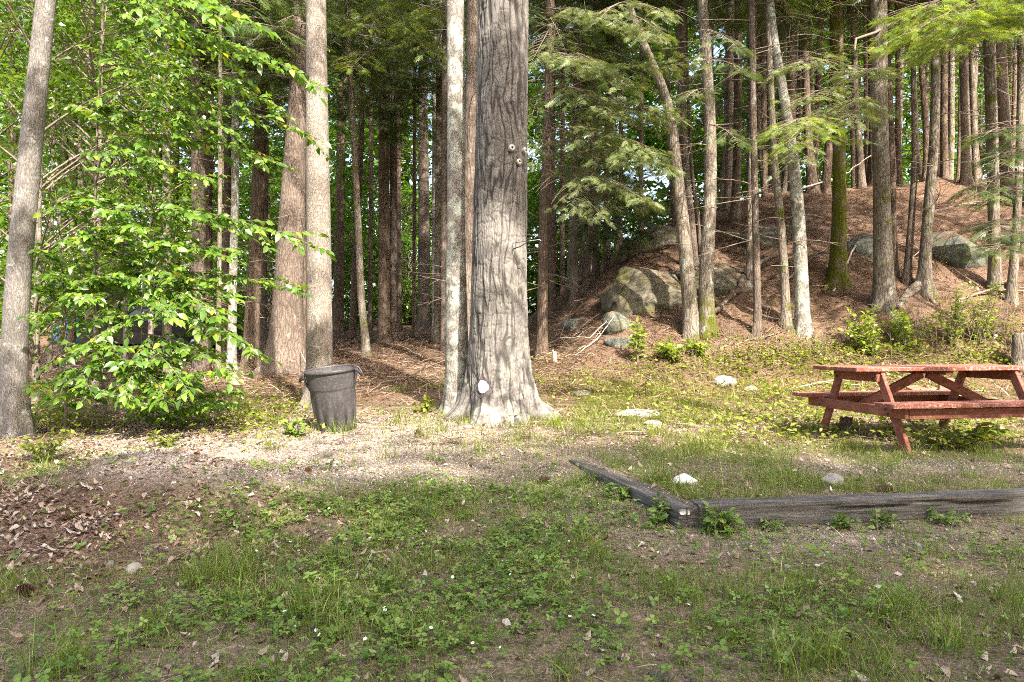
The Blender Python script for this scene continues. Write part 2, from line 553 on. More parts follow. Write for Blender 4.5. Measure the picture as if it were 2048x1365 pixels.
M['red_bark'] = mat_bark('reddish_pine_bark', (0.095, 0.073, 0.06), (0.195, 0.151, 0.123), (0.31, 0.25, 0.205), s=22, stretch=0.22, furrow=0.45, lichen=0.05, bump=1.0)
M['grey_bark'] = mat_bark('grey_hemlock_bark', (0.12, 0.095, 0.075), (0.235, 0.195, 0.16), (0.37, 0.32, 0.27), s=20, stretch=0.2, furrow=0.5, lichen=0.3, lichen_col=(0.36, 0.37, 0.30), moss=0.25, bump=1.0)
M['mossy_bark'] = mat_bark('mossy_bark', (0.10, 0.08, 0.05), (0.19, 0.15, 0.09), (0.28, 0.23, 0.14), s=20, stretch=0.2, furrow=0.45, moss=0.75, bump=1.0)
M['mossy_base_bark'] = mat_bark('bark_with_mossy_base', (0.12, 0.095, 0.075), (0.235, 0.195, 0.16), (0.37, 0.32, 0.27), s=20, stretch=0.2, furrow=0.5, lichen=0.3, moss=0.9, moss_h=0.9, bump=1.0)
M['twig'] = mat_simple('twig_bark', (0.20, 0.16, 0.125), 0.9, 0.4, 30)
M['dead_twig'] = mat_simple('dead_twig', (0.21, 0.165, 0.13), 0.9, 0.4, 30)
M['pale_twig'] = mat_simple('bleached_twig', (0.5, 0.44, 0.36), 0.9, 0.3, 30)
M['beech'] = mat_leaf('beech_leaf', [(0, (0.05, 0.125, 0.013)), (0.45, (0.12, 0.235, 0.020)), (0.85, (0.215, 0.33, 0.036)), (0.97, (0.34, 0.39, 0.045)), (1, (0.42, 0.36, 0.04))], 0.5, 0.05)
M['maple_leaf'] = mat_leaf('understory_leaf', [(0, (0.05, 0.11, 0.013)), (0.6, (0.105, 0.19, 0.018)), (1, (0.18, 0.26, 0.03))], 0.5, 0.04)
M['far_leaf'] = mat_leaf('far_leaf', [(0, (0.045, 0.11, 0.012)), (0.6, (0.11, 0.225, 0.022)), (1, (0.19, 0.31, 0.04))], 0.5, 0.03)
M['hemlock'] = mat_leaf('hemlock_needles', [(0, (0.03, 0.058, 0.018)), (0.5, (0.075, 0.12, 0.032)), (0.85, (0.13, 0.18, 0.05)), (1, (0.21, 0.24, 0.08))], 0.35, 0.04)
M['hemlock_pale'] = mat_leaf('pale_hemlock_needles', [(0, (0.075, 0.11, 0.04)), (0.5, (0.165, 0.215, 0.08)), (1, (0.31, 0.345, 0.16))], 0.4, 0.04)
M['hemlock_yellow'] = mat_leaf('yellow_green_hemlock_needles', [(0, (0.10, 0.17, 0.022)), (0.5, (0.20, 0.29, 0.04)), (1, (0.35, 0.41, 0.08))], 0.45, 0.03)  # brighter, yellower needle colour used on some boughs
M['strawberry'] = mat_leaf('strawberry_leaf', [(0, (0.07, 0.135, 0.026)), (0.5, (0.16, 0.255, 0.045)), (1, (0.27, 0.36, 0.085))], 0.3, 0.03)
M['grass'] = mat_leaf('grass_blade', [(0, (0.095, 0.15, 0.026)), (0.5, (0.195, 0.27, 0.048)), (0.85, (0.31, 0.35, 0.085)), (1, (0.52, 0.45, 0.25))], 0.35, 0.03)
M['weed'] = mat_leaf('weed_leaf', [(0, (0.11, 0.15, 0.02)), (0.5, (0.21, 0.265, 0.035)), (1, (0.36, 0.37, 0.08))], 0.45, 0.03)
M['shrub_leaf'] = mat_leaf('bright_shrub_leaf', [(0, (0.13, 0.20, 0.025)), (0.5, (0.25, 0.34, 0.045)), (1, (0.42, 0.48, 0.11))], 0.5, 0.04)
M['dead_leaf'] = mat_leaf('dead_leaf', [(0, (0.10, 0.055, 0.034)), (0.35, (0.25, 0.155, 0.105)), (0.7, (0.42, 0.30, 0.215)), (0.93, (0.55, 0.44, 0.36)), (1, (0.64, 0.59, 0.54))], 0.15, 0.06, (1.2, 0.9, 0.6))
M['needle'] = mat_leaf('pine_needle', [(0, (0.035, 0.022, 0.016)), (0.5, (0.17, 0.108, 0.074)), (1, (0.50, 0.37, 0.27))], 0.1, 0.04, (1.1, 0.9, 0.7))
def _gravel():
    t = NT('gravel_stone')
    c = t.ramp(t.attr('rnd'), [(0, (0.13, 0.10, 0.08)), (0.5, (0.36, 0.30, 0.25)), (0.85, (0.50, 0.43, 0.37)), (1, (0.66, 0.60, 0.54))])
    return t.pbr(c, 0.85, None, 0.2)
M['gravel'] = _gravel()
M['rock'] = mat_rock('mossy_rock', (0.14, 0.122, 0.088), 0.75, 0.22, 1.0)
M['grey_rock'] = mat_rock('grey_rock', (0.10, 0.105, 0.092), 0.35, 0.3, 0.9)
M['white_rock'] = mat_simple('white_rock', (0.74, 0.74, 0.72), 0.8, 0.12, 18, bump=0.4)
M['pale_rock'] = mat_simple('pale_rock', (0.29, 0.265, 0.23), 0.9, 0.35, 18, bump=0.8)
M['petal'] = mat_simple('white_petal', (0.85, 0.85, 0.82), 0.6, 0.03, 5, bump=0)
M['yellow'] = mat_simple('flower_centre', (0.65, 0.48, 0.05), 0.7, 0.1, 5, bump=0)
M['cone'] = mat_simple('pine_cone', (0.14, 0.085, 0.055), 0.9, 0.4, 40)
M['cut_wood'] = mat_simple('cut_wood', (0.55, 0.45, 0.33), 0.85, 0.25, 25)

# ------------------------------------------------------------------ the ground and the hill
def spaced(a, segs):
    out = [a]
    for end, st in segs:
        n = max(1, int(round((end - out[-1]) / st)))
        out += list(np.linspace(out[-1], end, n + 1)[1:])
    return np.array(out)

def to_px(X, Y, Z):
    d = np.maximum(Y, 0.3)
    return CX + F * X / d, YH + F * (HC - Z) / d

def ell(px, py, cx, cy, rx, ry):
    return np.exp(-(((px - cx) / rx) ** 2 + ((py - cy) / ry) ** 2))

def m_gravel(X, Y, Z):
    px, py = to_px(X, Y, Z)
    g = 1.0 * ell(px, py, 620, 893, 420, 34) + 0.9 * ell(px, py, 700, 950, 330, 28) + 0.9 * ell(px, py, 310, 925, 150, 32)
    g = g + 0.8 * ell(px, py, 850, 850, 190, 26) + 0.55 * ell(px, py, 1180, 985, 120, 60) + 0.5 * ell(px, py, 1650, 1075, 380, 36)
    g = g + 0.55 * ell(px, py, 1800, 935, 330, 16) + 0.4 * ell(px, py, 1250, 855, 160, 14)
    return np.clip(g, 0, 1) * (Y > 1.0) * (Y < 11)

def m_needle(X, Y, Z):
    px, py = to_px(X, Y, Z)
    g = sstep(8.6, 10.5, Y) * 0.9 + 0.7 * ell(px, py, 150, 1060, 330, 120) + 0.3 + 0.5 * ell(px, py, 1050, 850, 120, 20)
    return np.clip(g, 0, 1)

def m_green(X, Y, Z):
    px, py = to_px(X, Y, Z)
    g = 0.75 + 0 * X
    g = g - 0.8 * ell(px, py, 170, 1050, 350, 110) + 0.5 * ell(px, py, 1650, 735, 420, 45)
    g = g * sstep(13, 10.5, Y)
    return np.clip(g, 0, 1)

def build_ground():
    xs = spaced(-60, [(-25, 2.5), (-14, 0.8), (-6, 0.2), (5.5, 0.055), (10, 0.13), (17, 0.16), (26, 0.5), (60, 2.5)])
    ys = spaced(-45, [(-8, 2.5), (1.4, 0.6), (7.5, 0.05), (10.5, 0.09), (22, 0.14), (30, 0.4), (90, 2.0)])
    X, Y = np.meshgrid(xs, ys)
    Z = gh(X, Y)
    V = np.stack([X, Y, Z], -1).reshape(-1, 3)
    nx, ny = len(xs), len(ys)
    i = np.arange(ny - 1)[:, None] * nx; j = np.arange(nx - 1)[None]
    Fq = np.stack([i + j, i + j + 1, i + nx + j + 1, i + nx + j], -1).reshape(-1, 4)
    cx = V[Fq].mean(1)
    is_hill = (hill_t(cx[:, 0], cx[:, 1]) > 0.03) & (hill_c(cx[:, 0], cx[:, 1]) > 0.15)
    at = {'gravel': m_gravel(X, Y, Z).ravel(), 'needle': m_needle(X, Y, Z).ravel(), 'green': m_green(X, Y, Z).ravel()}
    for nm, sel, lab, cat in (('ground', ~is_hill, 'clearing floor of soil, needles and gravel sloping gently up into the woods', 'ground'),
                              ('hill', is_hill, 'needle covered hillside rising behind the picnic table', 'hill')):
        f = Fq[sel]
        used, inv = np.unique(f, return_inverse=True)
        o = mesh_obj(nm, V[used], inv.reshape(-1, 4), M['ground'], attrs={k: v[used] for k, v in at.items()})
        tag(o, lab, cat, kind='structure')
build_ground()

# ------------------------------------------------------------------ foliage templates
def leaf_template(w=0.5, droop=0.12, fold=0.10):
    """ovate leaf along +Y, unit length"""
    ys = np.array([0.0, 0.28, 0.62, 1.0]); ws = np.array([0.03, 0.5, 0.40, 0.0]) * w
    V, Fq = [], []
    for y, ww in zip(ys, ws):
        zc = -droop * y * y * 1.6
        V += [[-ww, y, zc + fold * ww], [0, y, zc], [ww, y, zc + fold * ww]]
    for k in range(3):
        a = k * 3; b = a + 3
        Fq += [[a, a + 1, b + 1, b], [a + 1, a + 2, b + 2, b + 1]]
    return np.array(V), np.array(Fq)

LEAF = leaf_template(0.56, 0.14, 0.25)
LEAF_NARROW = leaf_template(0.42, 0.1, 0.3)

def simple_leaf():
    V = np.array([[0, 0, 0], [-0.3, 0.4, 0.05], [0.3, 0.4, 0.05], [0, 1.0, -0.1]])
    return V, np.array([[0, 2, 3, 1]])
SLEAF = simple_leaf()

def trifoliate():
    V, Fq = [], []
    n = 0
    for ang, dx in ((0, 0), (1.9, 0), (-1.9, 0)):
        c, s = math.cos(ang), math.sin(ang)
        R = np.array([[c, -s, 0], [s, c, 0], [0, 0, 1]])
        ys = [0.04, 0.35, 0.75, 1.0]; ws = [0.03, 0.30, 0.33, 0.10]
        v = []
        for y, w in zip(ys, ws):
            v += [[-w, y, 0.10 * w + 0.02], [0, y, -0.05 + 0.06 * y], [w, y, 0.10 * w + 0.02]]
        v = np.array(v) @ R.T
        V.append(v)
        for k in range(3):
            a = n + k * 3; b = a + 3
            Fq += [[a, a + 1, b + 1, b], [a + 1, a + 2, b + 2, b + 1]]
        n += len(v)
    return np.concatenate(V), np.array(Fq)
TRI = trifoliate()

def hemlock_spray():
    """flat feathery spray along +Y, unit length"""
    V, Fq = [], []
    def strip(p, d, L, w, z0, z1):
        d = np.array(d) / np.hypot(*d); nrm = np.array([-d[1], d[0]])
        n = len(V)
        for u, ww in ((0.0, 0.25), (0.45, 1.0), (1.0, 0.15)):
            c = np.array(p) + d * L * u
            z = z0 + (z1 - z0) * u
            V.append([*(c + nrm * w * ww), z]); V.append([*(c - nrm * w * ww), z])
        Fq.append([n, n + 1, n + 3, n + 2]); Fq.append([n + 2, n + 3, n + 5, n + 4])
    r = random.Random(3)
    strip((0, 0), (0, 1), 1.0, 0.014, 0, -0.16)
    for k in range(11):
        s = 0.06 + 0.084 * k
        L = 0.42 * (1 - 0.72 * s) * r.uniform(0.7, 1.2)
        for sg in (-1, 1):
            a = math.radians(52 + r.uniform(-8, 8))
            z0 = -0.16 * s * s
            strip((0, s + (0.03 if sg > 0 else 0)), (sg * math.sin(a), math.cos(a)), L, 0.0175, z0, z0 - 0.12 * L * 2)
    return np.array(V), np.array(Fq)
SPRAY = hemlock_spray()

def quad_curve(p0, p1, sag, n=8, side=0.0):
    p0 = np.asarray(p0, float); p1 = np.asarray(p1, float)
    u = np.linspace(0, 1, n)[:, None]
    L = np.linalg.norm(p1 - p0)
    sd = norm(np.cross(p1 - p0, [0, 0, 1]))
    return p0 + (p1 - p0) * u + np.array([0, 0, 1.0]) * (4 * sag * L * u * (1 - u)) + sd * side * L * 4 * u * (1 - u)

def hemlock_bough(gb, gl, p0, p1, sag=0.08, n_side=9, spray=0.30, bare=0.25, width=0.5, droop=0.35, thick=0.010, dens=1.0, rg=None):
    """branch geometry into gb, needle sprays into gl"""
    rg = rg or rng
    L = float(np.linalg.norm(np.asarray(p1) - np.asarray(p0)))
    c = quad_curve(p0, p1, sag, 10, rg.uniform(-0.05, 0.05))
    gb.tube(c, thick, 0.002, 4, 0.5)
    d = norm(np.asarray(p1, float) - np.asarray(p0, float))
    side = norm(np.cross(d, [0, 0, 1.0]))
    D, T, S = [], [], []
    for k in range(n_side):
        for sg in (-1, 1):
            u = (k + rg.uniform(0.1, 0.9)) / n_side
            q = c[0] * 0 + np.array([np.interp(u, np.linspace(0, 1, 10), c[:, i]) for i in range(3)])
            ln = L * width * (1.0 - 0.75 * u) * rg.uniform(0.6, 1.15) * (0.35 + 0.65 * min(1, u / 0.3))
            a = math.radians(rg.uniform(40, 68))
            dd = norm(d * math.cos(a) + side * sg * math.sin(a) + np.array([0, 0, rg.uniform(-droop, 0.08)]))
            e = q + dd * ln + np.array([0, 0, -droop * 0.3 * ln])
            t = quad_curve(q, e, 0.06, 4)
            gb.tube(t, thick * 0.4, 0.0015, 3, 0.5)
            if u < bare: 
                m = 0
            else:
                m = max(1, int(round(ln / spray * 2.6 * dens)))
            for _ in range(m):
                v = rg.uniform(0.15, 1.0)
                b = q + (e - q) * v + rg.normal(0, 0.02, 3)
                a2 = rg.choice([-1, 1]) * math.radians(rg.uniform(10, 60))
                s2 = norm(np.cross(dd, [0, 0, 1.0]))
                D.append(dd * math.cos(a2) + s2 * math.sin(a2) + np.array([0, 0, rg.uniform(-droop, 0.1)]))
                T.append(b); S.append(spray * rg.uniform(0.6, 1.2))
    for _ in range(int(3 * dens)):
        D.append(d + rg.normal(0, 0.25, 3)); T.append(c[-1] - d * spray * 0.4); S.append(spray)
    if D:
        D = np.array(D)
        up = np.array([0, 0, 1.0]) + rg.normal(0, 0.5, (len(D), 3))
        gl.inst(*SPRAY, frames(D, up), np.array(T), np.array(S), rnd=np.clip(rg.normal(0.5, 0.25, len(D)), 0, 1))

def hemlock_crown_meshes(seed, H=9.0, R=2.3, nb=50, dens=0.9, spray=0.42):
    rg = np.random.default_rng(seed)
    gb, gl = Geo(), Geo()
    for k in range(nb):
        u = (k + rg.uniform(0, 1)) / nb
        z = H * u
        r = R * (1 - 0.85 * u ** 1.3) * rg.uniform(0.65, 1.15)
        a = rg.uniform(0, 2 * math.pi)
        p0 = np.array([0, 0, z]); p1 = np.array([math.cos(a) * r, math.sin(a) * r, z - r * rg.uniform(0.05, 0.35)])
        hemlock_bough(gb, gl, p0, p1, 0.07, 6, spray, 0.2, 0.5, 0.35, 0.018, dens, rg)
    return gb, gl

def bare_branches(seed, z0, z1, n, L=(0.5, 1.5), r0=0.012):
    """dead lower branches around a trunk axis, in metres above the base"""
    rg = np.random.default_rng(seed)
    g = Geo()
    for k in range(n):
        z = rg.uniform(z0, z1); a = rg.uniform(0, 2 * math.pi); l = rg.uniform(*L)
        dz = rg.uniform(-0.35, 0.25) * l
        p0 = np.array([0, 0, z]); p1 = p0 + np.array([math.cos(a) * l, math.sin(a) * l, dz])
        c = quad_curve(p0, p1, rg.uniform(-0.05, 0.1), 6, rg.uniform(-0.1, 0.1))
        g.tube(c, r0, 0.003, 4, rg.random())
        for _ in range(rg.integers(1, 5)):
            i = rg.integers(2, 6); q = c[i]
            e = q + norm(rg.normal(0, 1, 3) + norm(p1 - p0) * 1.2) * l * rg.uniform(0.15, 0.4)
            g.tube(quad_curve(q, e, 0.05, 3), r0 * 0.4, 0.002, 3, rg.random())
    return g

def leafy_cluster(gl, c, rad, n, size, tmpl=SLEAF, flat=0.35, rg=None, up=0.5):
    rg = rg or rng
    p = rg.normal(0, 1, (n, 3)); p = p / np.linalg.norm(p, axis=1, keepdims=True) * (rg.random((n, 1)) ** 0.45) * rad
    p[:, 2] *= flat
    D = rg.normal(0, 1, (n, 3)); D[:, 2] = D[:, 2] * 0.4 - 0.35
    U = rg.normal(0, up, (n, 3)); U[:, 2] += 1.0
    gl.inst(*tmpl, frames(D, U), p + np.asarray(c), size * rg.uniform(0.6, 1.25, n), rnd=np.clip(rg.normal(0.5, 0.22, n), 0, 1))

def broadleaf_crown(seed, H=9, R=2.6, nc=60, per=55, size=0.13, z0=0.0):
    rg = np.random.default_rng(seed)
    gb, gl = Geo(), Geo()
    for k in range(nc):
        u = rg.random(); a = rg.uniform(0, 2 * math.pi)
        r = R * math.sin(math.pi * min(0.97, 0.12 + 0.82 * u)) * rg.uniform(0.25, 1.05)
        c = np.array([math.cos(a) * r, math.sin(a) * r, z0 + H * u])
        gb.tube(quad_curve([0, 0, max(0.0, c[2] - 0.6 * r - 0.2)], c, 0.05, 5), 0.02, 0.004, 4)
        leafy_cluster(gl, c, rg.uniform(0.45, 0.95), per, size, flat=0.3, rg=rg)
    return gb, gl

# ------------------------------------------------------------------ trunks
def trunk_geo(zs, xs, ys, rs, base_flare=0.35, flare_h=0.35, lobes=5, nside=18, step=0.15, seed=0, rough=0.03, relief=0.0):
    """trunk surface in local metres; zs rising from below ground"""
    rg = np.random.default_rng(seed + 100)
    z = np.arange(zs[0], zs[-1], step) if step else zs
    z = np.append(z, zs[-1])
    x = np.interp(z, zs, xs); y = np.interp(z, zs, ys); r = np.interp(z, zs, rs)
    k = max(1, int(0.5 / step))
    if len(z) > 3 * k:
        def sm(a):
            p = np.pad(a, k, mode='edge'); w = np.ones(2 * k + 1) / (2 * k + 1)
            b = np.convolve(p, w, 'valid'); b[0], b[-1] = a[0], a[-1]
            return b
        x, y, r = sm(x), sm(y), sm(r)
    th = np.linspace(0, 2 * np.pi, nside, endpoint=False)
    Z, TH = np.meshgrid(z, th, indexing='ij')
    Rr = np.broadcast_to(r[:, None], Z.shape).copy()
    ph = rg.uniform(0, 6.28, 3)
    h = np.maximum(Z, 0)
    lob = 0.5 + 0.38 * np.cos(lobes * TH + ph[0]) + 0.25 * np.cos((lobes - 2) * TH + ph[1])
    Rr *= 1 + base_flare * np.exp(-h / flare_h) * (0.35 + np.clip(lob, 0, 2)) + base_flare * 1.0 * np.clip(lob, 0, 2) * np.exp(-h / (flare_h * 0.3))
    nz = fbm(np.cos(TH) * 1.3 + seed, np.sin(TH) * 1.3, Z * 0.8, 3, seed) - 0.5
    Rr *= 1 + rough * 2.5 * nz
    fur = np.zeros(Z.shape)
    if relief > 0:
        rr = r[:, None]
        cx_, cy_ = np.cos(TH) * rr, np.sin(TH) * rr
        w = 0.10 * (fbm(cx_ * 6, cy_ * 6, Z * 1.6, 3, 71) - 0.5)
        ang = TH + w / np.maximum(rr, 0.05) * 1.6
        fx, fy = np.cos(ang) * rr, np.sin(ang) * rr
        a = np.abs(fbm(fx * 13, fy * 13, Z * 0.9, 2, 31) - 0.5) * 2
        b = np.abs(fbm(fx * 30, fy * 30, Z * 2.6, 2, 41) - 0.5) * 2
        cr = np.abs(fbm(fx * 9, fy * 9, Z * 7.5, 2, 61) - 0.5) * 2          # cross breaks between plates
        brk = np.exp(-(cr / 0.05) ** 2) * 0.6
        fur = np.clip(np.exp(-(a / 0.075) ** 2) + 0.45 * np.exp(-(b / 0.10) ** 2) + brk * 0.7, 0, 1)
        pl = fbm(fx * 11, fy * 11, Z * 4, 2, 51) - 0.5
        Rr += relief * (0.7 * pl - 1.15 * fur)
    X = x[:, None] + Rr * np.cos(TH); Y = y[:, None] + Rr * np.sin(TH)
    V = np.stack([X, Y, Z], -1).reshape(-1, 3)
    n = nside
    i = np.arange(len(z) - 1)[:, None] * n; j = np.arange(n)[None]
    Fq = np.stack([i + j, i + (j + 1) % n, i + n + (j + 1) % n, i + n + j], -1).reshape(-1, 4)
    global LAST_FUR
    LAST_FUR = fur.ravel()
    return V, Fq

# shared crowns and dead branches
CROWNS, BARE = [], []
def _mk_shared():
    for k in range(3):
        gb, gl = hemlock_crown_meshes(50 + k)
        ob = gb.build('branches', M['twig']); ol = gl.build('crown', M['hemlock'])
        CROWNS.append((ob.data, ol.data))
        bpy.data.objects.remove(ob); bpy.data.objects.remove(ol)
    for k in range(3):
        o = bare_branches(80 + k, 1.6, 9.0, 36).build('dead_branches', M['dead_twig'])
        BARE.append(o.data); bpy.data.objects.remove(o)
_mk_shared()

TREE = {}
def tree(key, name, bark, pts, label, cat='tree', group=None, depth=None, ztop=15.0, crown='hemlock', crown_z=None, flare=0.35, flare_h=0.3,
         lobes=5, nside=18, bare=True, relief=0.0, step=0.15, seed=None, cscale=1.0, rough=0.03):
    """pts: (photo x, photo y, photo width) from the base upward, all at the base's distance"""
    seed = len(TREE) + 1 if seed is None else seed
    bx, by, bw = pts[0]
    d = depth if depth else hit(bx, by)
    w = [P(px, py, d) for px, py, _ in pts]
    base = np.array([w[0][0], d, gh(w[0][0], d)])
    zs = [-0.35] + [max(q[2] - base[2], 0.0 if i == 0 else 0.05) for i, q in enumerate(w)]
    xs = [0.0] + [q[0] - base[0] for q in w]
    rs = [pw * d / F / 2 / math.sqrt(1 + ((pp - CX) / F) ** 2) for pp, _, pw in pts]
    rs = [rs[0]] + rs
    zs[1] = 0.0
    slope = (xs[-1] - xs[-2]) / max(zs[-1] - zs[-2], 0.2) if len(xs) > 2 else 0
    zt = max(ztop, zs[-1] + 2)
    zs.append(zt); xs.append(xs[-1] + slope * 0.35 * (zt - zs[-2])); rs.append(rs[-1] * 0.42)
    order = np.argsort(zs)
    zs, xs, rs = np.array(zs)[order], np.array(xs)[order], np.array(rs)[order]
    ys = np.zeros(len(zs))
    root = thing(name, base, label, cat, group)
    V, Fq = trunk_geo(zs, xs, ys, rs, flare, flare_h, lobes, nside, step, seed, rough, relief)
    mesh_obj('trunk', V, Fq, M[bark], root, attrs={'furrow': LAST_FUR} if relief > 0 else None)
    TREE[key] = dict(root=root, base=base, zs=zs, xs=xs, rs=rs, d=d)
    rg = np.random.default_rng(seed)
    if crown == 'hemlock':
        cz = crown_z if crown_z is not None else max(HC + (YH - 160) * d / F - base[2], 6.0) * rg.uniform(0.85, 1.2)
        mb, ml = CROWNS[seed % 3]
        sc = cscale * rg.uniform(0.8, 1.1)
        off = (np.interp(cz + 2, zs, xs), 0, cz); rz = rg.uniform(0, 6.28)
        share('crown', ml, root, off, rz, sc)
        share('branches', mb, root, off, rz, sc)
    if bare:
        share('dead_branches', BARE[seed % 3], root, kind='stuff', loc= (np.interp(4, zs, xs), 0, rg.uniform(-0.4, 0.6)), rotz=rg.uniform(0, 6.28), scale=rg.uniform(0.7, 1.1))
    return root

def on_trunk(key, px, py):
    """local point and outward direction on the trunk surface seen at a photo position"""
    from mathutils.bvhtree import BVHTree
    from mathutils import Vector
    T = TREE[key]
    if 'bvh' not in T:
        me = [c for c in T['root'].children if c.name.startswith('trunk')][0].data
        T['bvh'] = BVHTree.FromPolygons([v.co[:] for v in me.vertices], [p.vertices[:] for p in me.polygons])
    z = HC - (py - YH) / F * T['d'] - T['base'][2]
    xc = np.interp(z, T['zs'], T['xs'])
    o = np.array([0, 0, HC]) - T['base']
    d = norm(P(px, py, 1.0) - np.array([0, 0, HC]))
    loc, nor, idx, dist = T['bvh'].ray_cast(Vector(o), Vector(d), 50)
    if loc is None:
        q = o + d * T['d'] / d[1]; return q, np.array([0, -1.0, 0])
    q = np.array(loc)
    return q, norm(np.array([q[0] - xc, q[1], 0.0]))

# foreground and named trunks ------------------------------------
tree('left', 'maple_tree', 'maple_bark', [(34, 872, 60), (28, 720, 57), (36, 560, 54), (48, 430, 52), (70, 215, 47), (92, 0, 42), (112, -200, 38)],
     'smooth grey maple leaning to the right, beside the curved fallen twig and low beech leaves', ztop=12, crown=None, flare=0.42, flare_h=0.28, nside=40, step=0.05, bare=False)
tree('oak', 'oak_tree', 'oak_bark', [(640, 818, 56), (639, 700, 52), (637, 455, 50), (634, 200, 44), (632, 0, 40), (630, -300, 34)],
     'pale sunlit trunk standing right behind the black trash can', ztop=15, crown=None, flare=0.45, flare_h=0.25, nside=40, step=0.05, bare=False)
tree('fat', 'pine_tree', 'red_bark', [(572, 745, 74), (576, 600, 60), (583, 455, 55), (595, 200, 36), (601, 0, 26)],
     'stout reddish brown pine with flared foot left of the pale trunk behind the trash can', ztop=16, flare=0.4, flare_h=0.5, nside=32, step=0.08, bare=True)
tree('lich', 'maple_tree', 'lichen_bark', [(914, 832, 50), (915, 700, 46), (912, 600, 44), (912, 455, 37), (912, 200, 36), (911, 0, 35), (910, -200, 33)],
     'slim lichen blotched maple growing against the left side of the huge pine', depth=8.75, ztop=14, crown=None, flare=0.35, flare_h=0.25, nside=32, step=0.06, bare=False)
tree('behind', 'pine_tree', 'red_bark', [(934, 740, 30), (938, 455, 28), (943, 200, 25), (945, 0, 24)],
     'brown pine squeezed between the lichen blotched maple and the huge pine, half hidden', depth=13.0, ztop=16)
tree('big', 'pine_tree', 'pine_bark', [(1000, 836, 128), (997, 720, 115), (997, 600, 112), (1000, 455, 108), (1004, 200, 104), (1007, 0, 100), (1010, -300, 92)],
     'huge furrowed grey pine with a white paint spot and three round insulators on its trunk', depth=8.35, ztop=20, crown_z=11, flare=0.34, flare_h=0.42, lobes=6, nside=340, step=0.012,
     bare=False, relief=0.015, cscale=1.2, rough=0.02)

